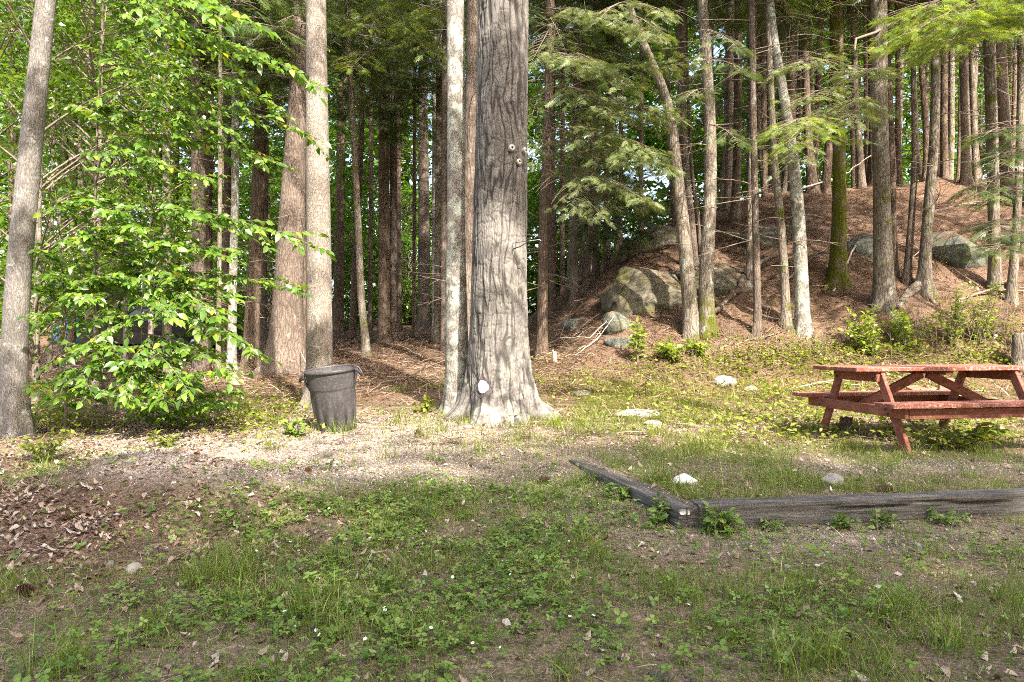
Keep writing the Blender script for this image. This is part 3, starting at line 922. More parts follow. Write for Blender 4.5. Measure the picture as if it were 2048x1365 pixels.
HG = 'slender trunks standing in the woods'
ROWS = [
 # key, kind, bark, points, label, options
 ('a1', 'hemlock_tree', 'hemlock_bark', [(28, 680, 20), (26, 400, 20), (24, 0, 18)], 'dark trunk peeping out just behind the leaning smooth grey maple', dict(depth=15)),
 ('a2', 'hemlock_tree', 'red_bark', [(122, 690, 18), (126, 560, 15), (130, 300, 14), (134, 0, 12)], 'pale tan sunlit trunk among beech leaves right above the blue heap', dict(depth=17)),
 ('a3', 'hemlock_tree', 'hemlock_bark', [(143, 690, 16), (146, 400, 18), (150, 0, 18)], 'dark trunk close beside the pale tan trunk above the blue heap', dict(depth=19)),
 ('a4', 'hemlock_tree', 'hemlock_bark', [(222, 690, 12), (220, 400, 12), (222, 0, 10)], 'thin trunk standing behind the beech sapling, in front of the dark car nose', dict(depth=18)),
 ('a5', 'hemlock_tree', 'grey_bark', [(335, 742, 20), (333, 600, 17), (333, 400, 17), (332, 0, 14)], 'tan trunk crossing the middle of the parked dark car', dict(depth=13.5)),
 ('a6', 'hemlock_tree', 'hemlock_bark', [(354, 690, 14), (352, 400, 14), (352, 0, 12)], 'dark narrow trunk just right of the tan trunk that crosses the car', dict(depth=21)),
 ('a7', 'hemlock_tree', 'red_bark', [(404, 708, 30), (400, 600, 27), (397, 400, 30), (395, 0, 26)], 'broad brown trunk at the tail of the parked dark car', dict(depth=15.5)),
 ('a8', 'hemlock_tree', 'hemlock_bark', [(416, 700, 16), (415, 400, 18), (414, 0, 16)], 'dark trunk half hidden behind the broad brown trunk at the tail of the car', dict(depth=17.5)),
 ('a9', 'oak_tree', 'grey_bark', [(436, 742, 12), (438, 600, 10), (440, 400, 9), (441, 0, 8)], 'very thin tan stem between the broad brown trunk and the pale grey birchlike one', dict(depth=13, bare=False)),
 ('a10', 'hemlock_tree', 'hemlock_bark', [(452, 700, 15), (455, 400, 15), (456, 0, 14)], 'dark trunk touching the left side of the pale grey birchlike trunk', dict(depth=17)),
 ('a11', 'birch_tree', 'lichen_bark', [(463, 700, 20), (466, 560, 17), (470, 400, 16), (471, 200, 15), (472, 0, 14)], 'pale grey birchlike trunk at the left of two dark brown trunks', dict(depth=14.5)),
 ('a12', 'hemlock_tree', 'hemlock_bark', [(500, 700, 34), (508, 560, 30), (516, 400, 27), (523, 200, 25), (525, 0, 24)], 'wide dark trunk leaning right, left of the stout reddish pine', dict(depth=16)),
 ('a13', 'hemlock_tree', 'red_bark', [(526, 690, 14), (528, 560, 12), (531, 400, 12), (533, 0, 11)], 'narrow brown trunk between the wide dark trunk and the stout reddish pine', dict(depth=20)),
 ('a14', 'hemlock_tree', 'hemlock_bark', [(605, 715, 20), (605, 500, 17), (606, 300, 14), (604, 0, 12)], 'dark trunk in the gap between the stout reddish pine and the pale trunk', dict(depth=16)),
 ('b1', 'hemlock_tree', 'hemlock_bark', [(677, 668, 22), (678, 500, 20), (682, 300, 19), (690, 0, 17)], 'dark straight trunk nearest the right side of the pale trunk, above the trash can', {}),
 ('b2', 'hemlock_tree', 'hemlock_bark', [(704, 672, 14), (714, 450, 12), (722, 300, 12), (726, 0, 11)], 'dark trunk standing directly behind the thin crooked tan trunk', dict(depth=22)),
 ('b3', 'oak_tree', 'grey_bark', [(734, 715, 17), (722, 600, 15), (717, 455, 14), (703, 200, 12), (693, 0, 11)], 'thin crooked tan trunk bending left as it rises, foot on the open floor', dict(bare=False)),
 ('b4', 'hemlock_tree', 'hemlock_bark', [(768, 686, 26), (768, 455, 23), (768, 200, 22), (769, 0, 21)], 'dark straight trunk in the middle of the gap left of the lichen maple', {}),
 ('b5', 'hemlock_tree', 'red_bark', [(788, 684, 16), (787, 455, 15), (786, 200, 14), (785, 0, 13)], 'brown trunk with a sunlit edge, hugging the right of the dark straight trunk', {}),
 ('b6', 'hemlock_tree', 'red_bark', [(813, 645, 18), (812, 455, 16), (810, 200, 14), (808, 0, 13)], 'far trunk with a bright tan foot, between two nearer dark ones', {}),
 ('b7', 'hemlock_tree', 'hemlock_bark', [(828, 652, 8), (829, 400, 8), (830, 0, 7)], 'thin dark pole left of the brown trunk with tan sun patches', dict(depth=22)),
 ('b8', 'hemlock_tree', 'red_bark', [(848, 664, 27), (848, 455, 23), (846, 200, 18), (846, 0, 17)], 'brown trunk with round tan sun patches, second left of the lichen maple', {}),
 ('b9', 'birch_tree', 'lichen_bark', [(868, 660, 9), (868, 400, 9), (870, 0, 8)], 'slender pale pole between the sun patched brown trunk and the lichen maple', dict(depth=21, bare=False)),
 ('b10', 'hemlock_tree', 'grey_bark', [(874, 682, 14), (876, 455, 13), (880, 0, 12)], 'greenish grey trunk just left of the lichen maple', {}),
 ('b11', 'hemlock_tree', 'red_bark', [(887, 705, 12), (888, 455, 12), (890, 0, 11)], 'narrow reddish trunk touching the shaded side of the lichen maple', {}),
 ('b12', 'hemlock_tree', 'hemlock_bark', [(740, 648, 9), (742, 400, 9), (743, 0, 8)], 'faint far pole right of the thin crooked tan trunk', dict(depth=26)),
 ('b13', 'hemlock_tree', 'hemlock_bark', [(800, 640, 9), (798, 400, 9), (797, 0, 8)], 'faint far pole before the bright tan foot of a trunk', dict(depth=27)),
 ('k1', 'hemlock_tree', 'hemlock_bark', [(1084, 640, 22), (1087, 455, 20), (1096, 250, 18), (1101, 0, 17)], 'sunlit trunk nearest the right side of the huge pine', dict(depth=13.5, crown_z=5.2)),
 ('k2', 'hemlock_tree', 'hemlock_bark', [(1105, 610, 15), (1104, 455, 14), (1104, 0, 12)], 'dark trunk second right of the huge pine', dict(depth=18)),
 ('k3', 'hemlock_tree', 'hemlock_bark', [(1125, 600, 10), (1125, 455, 9), (1126, 0, 8)], 'thin dark pole third right of the huge pine', dict(depth=22)),
 ('k4', 'hemlock_tree', 'red_bark', [(1148, 595, 17), (1150, 455, 14), (1153, 200, 12), (1155, 0, 11)], 'lighter brown trunk at the left foot of the hill, fourth right of the huge pine', dict(depth=16.5)),
 ('k5', 'hemlock_tree', 'hemlock_bark', [(1163, 585, 11), (1165, 455, 10), (1168, 0, 9)], 'narrow trunk behind the leaning one at the left foot of the hill', dict(depth=19)),
 ('k6', 'hemlock_tree', 'red_bark', [(1172, 578, 12), (1181, 455, 12), (1187, 200, 10), (1190, 0, 9)], 'trunk leaning right at the left foot of the hill, fifth right of the huge pine', dict(depth=17)),
 ('k7', 'hemlock_tree', 'hemlock_bark', [(1192, 565, 14), (1191, 455, 12), (1190, 0, 10)], 'dark trunk above the needle slope, left of the last trunk before the mossy ledge', dict(depth=18)),
 ('k8', 'hemlock_tree', 'red_bark', [(1214, 548, 14), (1213, 455, 13), (1216, 200, 12), (1219, 0, 11)], 'reddish trunk nearest the left end of the upper mossy ledge', dict(depth=18.5)),
 ('l1', 'hemlock_tree', 'grey_bark', [(1384, 672, 32), (1376, 560, 30), (1364, 430, 27), (1352, 333, 24), (1345, 262, 22), (1333, 187, 20), (1306, 133, 19), (1277, 67, 17), (1252, 0, 15)],
  'grey trunk that bends sharply left near its top, at the hill foot', dict(crown_z=7.0, cscale=1.3)),
 ('l2', 'hemlock_tree', 'red_bark', [(1392, 500, 16), (1382, 433, 15), (1371, 333, 14), (1366, 233, 13), (1358, 100, 12), (1357, 0, 11)], 'reddish trunk right behind the grey bent trunk', dict(depth=15)),
 ('l3', 'hemlock_tree', 'red_bark', [(1403, 484, 9), (1394, 418, 8), (1383, 340, 7), (1376, 200, 6)], 'very thin leaning stem between the grey bent trunk and its mossy footed neighbour', dict(depth=15.5, ztop=7, crown=None, bare=False)),
 ('l4', 'hemlock_tree', 'mossy_base_bark', [(1414, 668, 34), (1411, 560, 30), (1421, 400, 26), (1421, 267, 24), (1415, 150, 23), (1404, 0, 21)], 'straight trunk with a bright mossy foot, beside the grey bent trunk', dict(crown_z=6.6, cscale=1.3)),
 ('l5', 'hemlock_tree', 'red_bark', [(1455, 418, 16), (1459, 300, 15), (1461, 0, 14)], 'tan trunk on the hill crest behind the mossy footed one, left of a dark twin', dict(depth=19.5)),
 ('l6', 'hemlock_tree', 'hemlock_bark', [(1470, 445, 19), (1475, 300, 17), (1477, 0, 15)], 'dark twin right of the tan trunk on the hill crest', dict(depth=18)),
 ('l7', 'hemlock_tree', 'grey_bark', [(1498, 560, 13), (1499, 455, 12), (1502, 300, 11), (1508, 150, 10)], 'thin grey trunk with a crooked root, close behind a straight reddish one', dict(depth=14)),
 ('l8', 'hemlock_tree', 'red_bark', [(1515, 668, 16), (1514, 560, 15), (1511, 455, 14), (1507, 250, 14), (1503, 0, 13)], 'straight slim reddish trunk at the hill foot, alone between two pairs', dict(crown_z=6.8, cscale=1.2)),
 ('r1', 'birch_tree', 'lichen_bark', [(1606, 664, 30), (1603, 560, 28), (1598, 440, 27), (1588, 333, 24), (1575, 233, 21), (1557, 133, 19), (1546, 67, 17), (1540, 0, 15)],
  'pale lichen coated trunk leaning left as it rises above the picnic bench end', dict(crown_z=7.0, cscale=1.3)),
 ('r2', 'hemlock_tree', 'grey_bark', [(1573, 655, 19), (1568, 540, 18), (1561, 430, 17), (1549, 333, 15), (1541, 167, 13), (1537, 0, 12)], 'slim grey trunk just left of the pale lichen coated one', {}),
 ('r3', 'hemlock_tree', 'hemlock_bark', [(1626, 392, 24), (1618, 300, 18), (1611, 150, 15), (1608, 0, 14)], 'dark trunk on the crest right of the pale lichen coated one', dict(depth=19.5)),
 ('r4', 'hemlock_tree', 'mossy_bark', [(1676, 566, 38), (1678, 455, 30), (1679, 333, 27), (1675, 150, 27), (1672, 0, 26)], 'trunk wrapped in yellow green moss with a mossy foot on the slope', dict(crown_z=6.2, cscale=1.2)),
 ('r5', 'hemlock_tree', 'hemlock_bark', [(1650, 375, 20), (1657, 300, 17), (1664, 200, 15), (1668, 0, 12)], 'dark trunk leaning right on the crest, just left of the moss wrapped one', dict(depth=19.5)),
 ('r6', 'hemlock_tree', 'red_bark', [(1724, 368, 17), (1719, 300, 15), (1711, 200, 13), (1706, 0, 12)], 'reddish crest trunk between the moss wrapped one and the thick straight one', dict(depth=20.5)),
 ('r7', 'hemlock_tree', 'red_bark', [(1706, 368, 8), (1706, 200, 8), (1710, 0, 7)], 'very thin pole on the crest left of the reddish trunk near the moss wrapped one', dict(depth=21.5, bare=False)),
 ('r8', 'hemlock_tree', 'grey_bark', [(1769, 612, 44), (1766, 520, 40), (1763, 380, 35), (1759, 200, 34), (1757, 0, 35)], 'thickest straight trunk on the slope, rising behind the bright shrub over the picnic table', dict(nside=28, step=0.08, crown_z=5.6, cscale=1.3)),
 ('r9', 'hemlock_tree', 'hemlock_bark', [(1789, 548, 17), (1786, 455, 16), (1783, 300, 15), (1777, 150, 14), (1773, 0, 12)], 'darker trunk tucked against the right side of the thickest straight trunk', {}),
 ('r10', 'hemlock_tree', 'hemlock_bark', [(1800, 372, 12), (1796, 250, 11), (1795, 0, 10)], 'dark crest trunk just right of the tucked one', dict(depth=21)),
 ('r11', 'hemlock_tree', 'red_bark', [(1813, 566, 16), (1822, 455, 15), (1830, 330, 13), (1827, 150, 11), (1824, 0, 10)], 'slim brown trunk leaning right, just left of the trunk with the blue grey flared foot', {}),
 ('r12', 'hemlock_tree', 'grey_bark', [(1848, 583, 28), (1850, 520, 25), (1857, 420, 24), (1868, 300, 21), (1871, 150, 18), (1868, 0, 16)], 'leaning trunk with a blue grey flared foot and a long surface root', dict(flare=0.7, crown_z=6.0, cscale=1.3)),
 ('r13', 'hemlock_tree', 'hemlock_bark', [(1854, 372, 17), (1853, 267, 14), (1843, 140, 12), (1836, 0, 11)], 'dark trunk behind the leaning blue grey footed one, curving left above', dict(depth=20)),
 ('r14', 'hemlock_tree', 'hemlock_bark', [(1889, 372, 18), (1888, 250, 16), (1888, 0, 14)], 'dark crest trunk right of the leaning blue grey footed one', dict(depth=20.5)),
 ('r15', 'pine_tree', 'red_bark', [(1932, 368, 22), (1931, 280, 20), (1928, 120, 18), (1926, 0, 17)], 'reddish grey crest pine in the middle of three standing close together', dict(depth=19.5)),
 ('r15b', 'pine_tree', 'red_bark', [(1916, 368, 9), (1919, 280, 8), (1922, 100, 7)], 'thin red pole left of the reddish grey crest pine', dict(depth=20.5, bare=False)),
 ('r15c', 'pine_tree', 'grey_bark', [(1953, 368, 12), (1948, 280, 12), (1943, 100, 11)], 'pale narrow trunk right of the reddish grey crest pine', dict(depth=20.5)),
 ('r16', 'hemlock_tree', 'grey_bark', [(1991, 583, 28), (1988, 480, 26), (1987, 380, 25), (1982, 200, 26), (1976, 0, 25)], 'grey brown trunk with a looped root, behind the right end of the table', dict(crown_z=5.8, cscale=1.3)),
 ('r17', 'pine_tree', 'red_bark', [(2018, 405, 32), (2012, 300, 27), (2004, 150, 24), (1998, 0, 22)], 'stout reddish pine on the crest behind the trunk with a looped root', dict(depth=18.5)),
 ('r18', 'hemlock_tree', 'grey_bark', [(2022, 606, 22), (2031, 480, 19), (2038, 350, 17), (2042, 150, 15), (2040, 0, 13)], 'slim trunk leaning right beside the looped root, low green boughs across it', dict(crown_z=5.6, cscale=1.2)),
 ('r19', 'hemlock_tree', 'hemlock_bark', [(2052, 420, 20), (2048, 200, 18), (2040, 0, 16)], 'dark trunk cut by the right picture edge', dict(depth=18)),
 ('f1', 'hemlock_tree', 'hemlock_bark', [(1530, 400, 12), (1528, 200, 11), (1526, 0, 10)], 'dark crest pole left of the slim grey trunk', dict(depth=22)),
 ('f2', 'hemlock_tree', 'hemlock_bark', [(1745, 372, 10), (1741, 200, 9), (1738, 0, 9)], 'thin crest pole touching the left side of the thickest straight trunk', dict(depth=23)),
 ('f3', 'hemlock_tree', 'hemlock_bark', [(1240, 520, 9), (1242, 300, 9), (1243, 0, 8)], 'dark pole behind the feathery pale boughs, above the upper ledge', dict(depth=22)),
 ('f4', 'hemlock_tree', 'red_bark', [(1282, 480, 11), (1282, 300, 10), (1284, 0, 9)], 'reddish pole behind the feathery pale boughs, left of the grey bent trunk', dict(depth=22)),
]
for i, (key, nm, bark, pts, lab, opt) in enumerate(ROWS):
    tree(key, nm, bark, pts, lab, group=HG, nside=opt.pop('nside', 16), **opt)

rgd = np.random.default_rng(64)
for k in range(72):
    px = rgd.uniform(-60, 2110) if k < 44 else rgd.uniform(1350, 2150); d = rgd.uniform(23, 33) if k < 44 else rgd.uniform(21, 30)
    if 930 < px < 1060 or 635 < px < 900: continue
    w = rgd.uniform(0.16, 0.36) * F / d
    lean = rgd.normal(0, 12)
    tree('d%d' % k, 'hemlock_tree', ['hemlock_bark', 'red_bark', 'hemlock_bark', 'grey_bark'][k % 4], [(px, 620, w), (px + lean, 300, w * 0.9), (px + lean * 1.6, 0, w * 0.8)],
         'dim slender trunk far back among the others in the deep woods', group='dim far trunks in the deep woods', depth=d, nside=10, step=0.4, crown_z=rgd.uniform(8.5, 13), crown='hemlock' if k % 3 == 0 else None, bare=(k % 2 == 0))

# hemlocks added just past the right picture edge to dapple the hill with shade
for k, (x, y, cz, sc, lab) in enumerate(((9.4, 9.9, 6.5, 1.0, 'tall hemlock added past the right picture edge to shade the hill, closest to the table'),
                                         (12.6, 13.2, 5.0, 1.3, 'tall hemlock added past the right picture edge to shade the hill, highest on the slope'))):
    px = CX + F * x / y
    py = YH + F * (HC - float(gh(x, y))) / y
    tree('side%d' % k, 'hemlock_tree', 'grey_bark', [(px, py, 0.34 * F / y * 1.25), (px + 10, py - 500, 0.28 * F / y * 1.25), (px + 10, py - 900, 0.22 * F / y)], lab, depth=y, crown_z=cz, cscale=sc, bare=False)

# ------------------------------------------------------------------ hemlock boughs reaching into view (parts of their trees)
def boughs(key, rows, mat, d_in, d_out, spray=0.21, bare=0.25, width=0.45, nside=10, dens=1.0, bark='dead_twig'):
    T = TREE[key]
    for (x0, y0, x1, y1, *o) in rows:
        di = o[0] if o else d_in; do = o[1] if len(o) > 1 else d_out
        gb, gl = Geo(), Geo()
        p0 = P(x0, y0, di) - T['base']; p1 = P(x1, y1, do) - T['base']
        hemlock_bough(gb, gl, p0, p1, 0.06, nside, spray, bare, width, 0.35, 0.012, dens)
        b = gb.build('bough', M[bark], T['root'])
        f = gl.build('needles', M[mat], b)

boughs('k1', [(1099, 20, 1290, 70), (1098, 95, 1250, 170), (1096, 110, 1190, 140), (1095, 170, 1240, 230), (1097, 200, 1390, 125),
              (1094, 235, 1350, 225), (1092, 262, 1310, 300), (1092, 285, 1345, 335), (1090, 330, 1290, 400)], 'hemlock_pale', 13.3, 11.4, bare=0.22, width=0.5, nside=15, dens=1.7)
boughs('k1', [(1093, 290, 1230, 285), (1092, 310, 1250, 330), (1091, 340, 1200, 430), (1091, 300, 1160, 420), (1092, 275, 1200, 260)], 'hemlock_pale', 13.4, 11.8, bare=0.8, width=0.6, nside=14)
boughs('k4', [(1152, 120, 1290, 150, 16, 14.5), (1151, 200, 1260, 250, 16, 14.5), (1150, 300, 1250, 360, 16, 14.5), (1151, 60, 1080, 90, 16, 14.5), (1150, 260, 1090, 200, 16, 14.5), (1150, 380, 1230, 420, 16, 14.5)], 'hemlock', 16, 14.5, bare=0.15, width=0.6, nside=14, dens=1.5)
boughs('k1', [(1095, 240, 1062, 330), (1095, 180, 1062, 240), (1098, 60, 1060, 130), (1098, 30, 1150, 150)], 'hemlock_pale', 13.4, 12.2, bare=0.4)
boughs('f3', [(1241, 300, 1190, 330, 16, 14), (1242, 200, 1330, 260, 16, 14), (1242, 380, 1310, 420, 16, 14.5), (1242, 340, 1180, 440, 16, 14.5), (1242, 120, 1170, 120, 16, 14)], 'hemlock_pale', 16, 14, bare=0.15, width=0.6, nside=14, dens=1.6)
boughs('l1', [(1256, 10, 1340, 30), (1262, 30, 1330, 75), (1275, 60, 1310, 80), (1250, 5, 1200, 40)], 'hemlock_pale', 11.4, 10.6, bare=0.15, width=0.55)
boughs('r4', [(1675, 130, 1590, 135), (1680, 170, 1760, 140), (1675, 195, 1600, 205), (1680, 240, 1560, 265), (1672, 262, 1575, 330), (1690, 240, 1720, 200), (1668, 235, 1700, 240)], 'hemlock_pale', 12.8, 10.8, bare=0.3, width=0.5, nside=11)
boughs('r4', [(1650, 245, 1560, 258), (1640, 238, 1572, 300)], 'hemlock_yellow', 11.6, 10.3, bare=0.1, width=0.5, nside=10)
boughs('r16', [(1976, 40, 1830, 66), (1978, 20, 1840, 20), (1985, 60, 1900, 92), (1990, 10, 1930, 60), (2000, 30, 2050, 50), (1984, 0, 1880, 40), (2060, 10, 1990, 70), (2060, 40, 1960, 30)], 'hemlock_yellow', 12.4, 10.2, bare=0.1, width=0.6, nside=12, dens=1.3, spray=0.22)
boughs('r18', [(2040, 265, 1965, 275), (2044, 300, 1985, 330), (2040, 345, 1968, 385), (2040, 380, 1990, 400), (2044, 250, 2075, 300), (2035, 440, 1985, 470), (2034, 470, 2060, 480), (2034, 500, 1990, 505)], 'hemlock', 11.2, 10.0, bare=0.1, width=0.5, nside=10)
boughs('b4', [(769, 5, 850, 30), (769, 20, 810, 55), (768, 30, 740, 60), (769, 60, 860, 110), (769, 100, 700, 140)], 'hemlock_yellow', 15.5, 13, bare=0.2, width=0.5)
boughs('b8', [(846, 50, 800, 70), (846, 130, 905, 150), (846, 190, 780, 220), (846, 80, 890, 60), (846, 240, 800, 280)], 'hemlock', 20, 18.0, bare=0.3, width=0.6, nside=12, spray=0.4)
boughs('b1', [(686, 60, 740, 90), (684, 120, 750, 160), (684, 180, 640, 220), (683, 220, 760, 250), (688, 20, 640, 60)], 'hemlock', 19, 17.0, bare=0.3, width=0.6, nside=12, spray=0.4)
boughs('b5', [(786, 130, 840, 160), (786, 200, 830, 250), (786, 80, 730, 120)], 'hemlock', 19, 17.5, bare=0.4, width=0.6, nside=12, spray=0.4)
boughs('l4', [(1410, 60, 1480, 100), (1415, 120, 1500, 150), (1416, 180, 1370, 200), (1420, 250, 1480, 290)], 'hemlock', 11.8, 10.8, bare=0.3, width=0.55)
boughs('l6', [(1475, 120, 1540, 150), (1476, 200, 1420, 250), (1475, 60, 1540, 40), (1474, 260, 1540, 300)], 'hemlock', 17, 15.5, bare=0.2, width=0.6, spray=0.4)
boughs('a12', [(523, 60, 600, 90), (520, 130, 570, 160), (524, 20, 470, 60), (522, 100, 460, 150), (518, 220, 470, 260)], 'hemlock', 16, 14, bare=0.2, width=0.55, spray=0.4)
boughs('fat', [(595, 30, 500, 90), (596, 60, 540, 60)], 'hemlock', 13, 12, bare=0.95, width=0.4)
boughs('k8', [(1214, 460, 1290, 430), (1214, 440, 1180, 470), (1214, 420, 1280, 400), (1213, 470, 1250, 480)], 'hemlock', 18, 16.0, bare=0.1, width=0.6, spray=0.4)
# the thick curving limb across the thickest straight trunk
def limb():
    T = TREE['r11']
    pts = [P(x, y, T['d'] - 0.9 * u) - T['base'] for x, y, u in ((1826, 24, 0), (1800, 38, .5), (1778, 50, 1), (1750, 66, 1.2), (1725, 74, 1.3), (1712, 78, 1.35), (1709, 100, 1.4))]
    g = Geo(); g.tube(pts, 0.035, 0.02, 7); g.build('limb', M['twig'], T['root'])
limb()

# ------------------------------------------------------------------ the huge pine's fittings: insulators, hook, paint spot
def lathe(g, prof, origin, axis, n=16, r=0.5):
    ax = norm(np.asarray(axis, float)); ref = np.array([0, 0, 1.0]) if abs(ax[2]) < 0.9 else np.array([1.0, 0, 0])
    a = norm(np.cross(ref, ax)); b = np.cross(ax, a)
    th = np.linspace(0, 2 * np.pi, n, endpoint=False)
    V = np.concatenate([[np.asarray(origin) + ax * h + rr * (math.cos(t) * a + math.sin(t) * b) for t in th] for rr, h in prof])
    m = len(prof)
    i = np.arange(m - 1)[:, None] * n; j = np.arange(n)[None]
    Fq = np.stack([i + j, i + (j + 1) % n, i + n + (j + 1) % n, i + n + j], -1).reshape(-1, 4)
    g.add(V, Fq, r)

M['porcelain'] = mat_simple('weathered_porcelain', (0.50, 0.47, 0.40), 0.45, 0.2, 30, 0.4, 0.1)
M['iron'] = mat_simple('rusty_iron', (0.035, 0.03, 0.03), 0.7, 0.4, 40, 0.4, 0.2)
M['steel'] = mat_simple('grey_steel', (0.35, 0.36, 0.37), 0.4, 0.2, 30, 0.5, 0.1, metal=0.6)
bigT = TREE['big']
for (px, py), lab in zip(((1022, 297), (1046, 302), (1035, 325)),
                         ('round porcelain insulator, leftmost of three on the huge pine', 'round porcelain insulator nearest the right rim of the huge pine',
                          'lowest of the three round porcelain insulators on the huge pine')):
    p, nrm = on_trunk('big', px, py)
    nrm = norm(nrm * np.array([1, 1, 0]) + np.array([0, 0, 0.05]))
    w = bigT['base'] + p
    g = Geo()
    lathe(g, [(0.012, -0.03), (0.030, -0.03), (0.036, -0.012), (0.033, 0.0), (0.026, 0.006), (0.026, 0.014), (0.036, 0.02), (0.038, 0.032), (0.030, 0.042), (0.014, 0.044), (0.013, 0.036), (0.001, 0.036)], w, nrm, 18)
    o = g.build('insulator', M['porcelain'], loc=w)
    tag(o, lab, 'insulator', 'porcelain insulators nailed to the huge pine')
    g2 = Geo()
    lathe(g2, [(0.001, 0.052), (0.006, 0.052), (0.009, 0.047), (0.009, 0.040), (0.004, 0.036)], np.zeros(3), nrm, 10)
    g2.build('nail', M['iron'], o)
p, nrm = on_trunk('big', 1026, 500)
w = bigT['base'] + p
hk = thing('iron_hook', w, 'black iron hook sticking out to the right from the huge pine below the insulators', 'hook')
g = Geo()
e = P(1052, 490, bigT['d'] - bigT['rs'].max() - 0.04) - w
g.tube([[0, 0.03, -0.01], [0.0, -0.03, 0.005], e * 0.55 + np.array([0, -0.05, 0]), e + np.array([0.03, -0.04, 0.035])], 0.008, 0.005, 6, cap=True)
g.build('lower_rod', M['iron'], hk)
g = Geo()
g.tube([[0.0, 0.03, 0.075], [0.0, -0.02, 0.075], e * 0.8 + np.array([0, -0.04, 0.045]), e + np.array([0.03, -0.04, 0.04])], 0.004, 0.003, 6, cap=True)
g.build('upper_rod', M['iron'], hk)
g = Geo(); c = e + np.array([0.07, -0.04, 0.05])
g.tube([e + np.array([0.03, -0.04, 0.038]), c * 1.0 + np.array([0.05, 0, 0.0]), c + np.array([0.085, 0, 0.005]), c + np.array([0.1, 0, -0.01])], 0.004, 0.006, 6, cap=True)
g.build('tip', M['steel'], hk)

def surface_patch(key, px, py, rx, ry, name, mat, parent, lift=0.012, seed=0, ring=None, n=26, m=7):
    """a thin patch of paint following the trunk, given in photo pixels"""
    T = TREE[key]; V = []; r2 = random.Random(seed)
    jit = [1 + 0.07 * math.sin(3 * k * 2 * math.pi / n + 1.3) + r2.uniform(-0.09, 0.09) for k in range(n)]
    for j in range(m + 1):
        u = j / m
        for k in range(n):
            a = 2 * math.pi * k / n
            q = (ring + (1 - ring) * u) if ring else u
            x = px + rx * q * math.cos(a) * (jit[k] if q > .5 else 1); y = py + ry * q * math.sin(a) * (jit[k] if q > .5 else 1)
            pt, nr = on_trunk(key, x, y)
            V.append(pt + nr * lift)
    Fq = [[j * n + k, j * n + (k + 1) % n, (j + 1) * n + (k + 1) % n, (j + 1) * n + k] for j in range(m) for k in range(n)]
    return mesh_obj(name, np.array(V), np.array(Fq), mat, parent)
M['white_paint'] = mat_simple('white_paint', (0.62, 0.61, 0.58), 0.8, 0.15, 60, bump=0.5)
M['dark_paint'] = mat_simple('purplish_black_resin', (0.09, 0.07, 0.07), 0.8, 0.9, 45, bump=0.8)

# ------------------------------------------------------------------ rocks
def rock(name, c, size, mat, label, seed, cat='rock', group=None, rot=0.0, amp=0.28, flat_top=0.0, nsub=4, kind=None):
    import bmesh
    bm = bmesh.new()
    bmesh.ops.create_icosphere(bm, subdivisions=nsub, radius=1.0)
    V = np.array([v.co[:] for v in bm.verts]); Fq = np.array([[v.index for v in f.verts] for f in bm.faces])
    bm.free()
    n = fbm(V[:, 0] * 1.1 + seed * 7, V[:, 1] * 1.1, V[:, 2] * 1.1, 4, seed) - 0.5
    n2 = fbm(V[:, 0] * 5 + seed, V[:, 1] * 5, V[:, 2] * 5, 3, seed + 5) - 0.5
    # planar cuts make facets
    r2 = np.random.default_rng(seed)
    S = 1 + amp * 2 * n + 0.12 * n2
    W = V * S[:, None]
    for _ in range(9):
        d = norm(r2.normal(0, 1, 3)); k = r2.uniform(0.62, 0.9)
        h = W @ d
        W = W - np.outer(np.maximum(h - k, 0) * 0.85, d)
    if flat_top: W[:, 2] = np.minimum(W[:, 2], flat_top + 0.1 * n)
    W = W * (np.asarray(size) / 2)
    cr, sr = math.cos(rot), math.sin(rot)
    W = W @ np.array([[cr, -sr, 0], [sr, cr, 0], [0, 0, 1]]).T
    o = mesh_obj(name, W, Fq, M[mat], rnd=np.full(len(W), 0.5))
    o.location = [float(x) for x in c]
    return tag(o, label, cat, group, kind)

def ledge(px, py, d, wpx, hpx, depth, mat, label, seed, tilt=0.0, name='boulder', cat='boulder', group='boulders showing through the needle cover of the hill', lean=0.25, **kw):
    p = P(px, py, d)
    s = (wpx * d / F, depth, hpx * d / F)
    o = rock(name, p, s, mat, label, seed, cat, group, **kw)
    o.rotation_euler = (lean, tilt, 0)
    return o
def on_hill(px, py): return hit(px, py)
ledge(1335, 622, on_hill(1335, 610) + 0.75, 270, 170, 2.6, 'rock', 'big domed mossy ledge left of the grey bent trunk, patched with tree shadow', 3, 0.22, nsub=6, amp=0.34)
ledge(1440, 585, on_hill(1440, 590) + 0.75, 200, 120, 2.0, 'rock', 'broad mossy ledge right behind the trunk with the mossy foot', 9, 0.3, nsub=5, amp=0.34)
ledge(1300, 500, on_hill(1300, 510) + 0.8, 150, 70, 1.9, 'rock', 'upper mossy ledge behind the domed one, at the left flank of the hill', 5, -0.5, nsub=5, amp=0.3)
ledge(1232, 652, on_hill(1232, 668) + 0.2, 66, 58, 0.55, 'grey_rock', 'angular dark grey boulder below the domed mossy ledge', 14, 0.2)
ledge(1244, 684, on_hill(1240, 690) + 0.1, 70, 26, 0.5, 'grey_rock', 'low flat grey stone under the angular dark grey boulder', 15, 0.0)
ledge(1142, 650, on_hill(1142, 660) + 0.25, 50, 30, 0.5, 'grey_rock', 'small grey stone half buried at the left foot of the hill', 16, 0.0)
ledge(1530, 492, on_hill(1530, 500) + 0.6, 110, 75, 1.4, 'grey_rock', 'grey rock shoulder behind the slim grey trunk on the slope', 17, 0.1, nsub=5, amp=0.34)
ledge(1740, 512, on_hill(1740, 525) + 0.5, 105, 90, 1.2, 'grey_rock', 'upright grey boulder just left of the thickest straight trunk', 22, 0.1, nsub=5, amp=0.34)
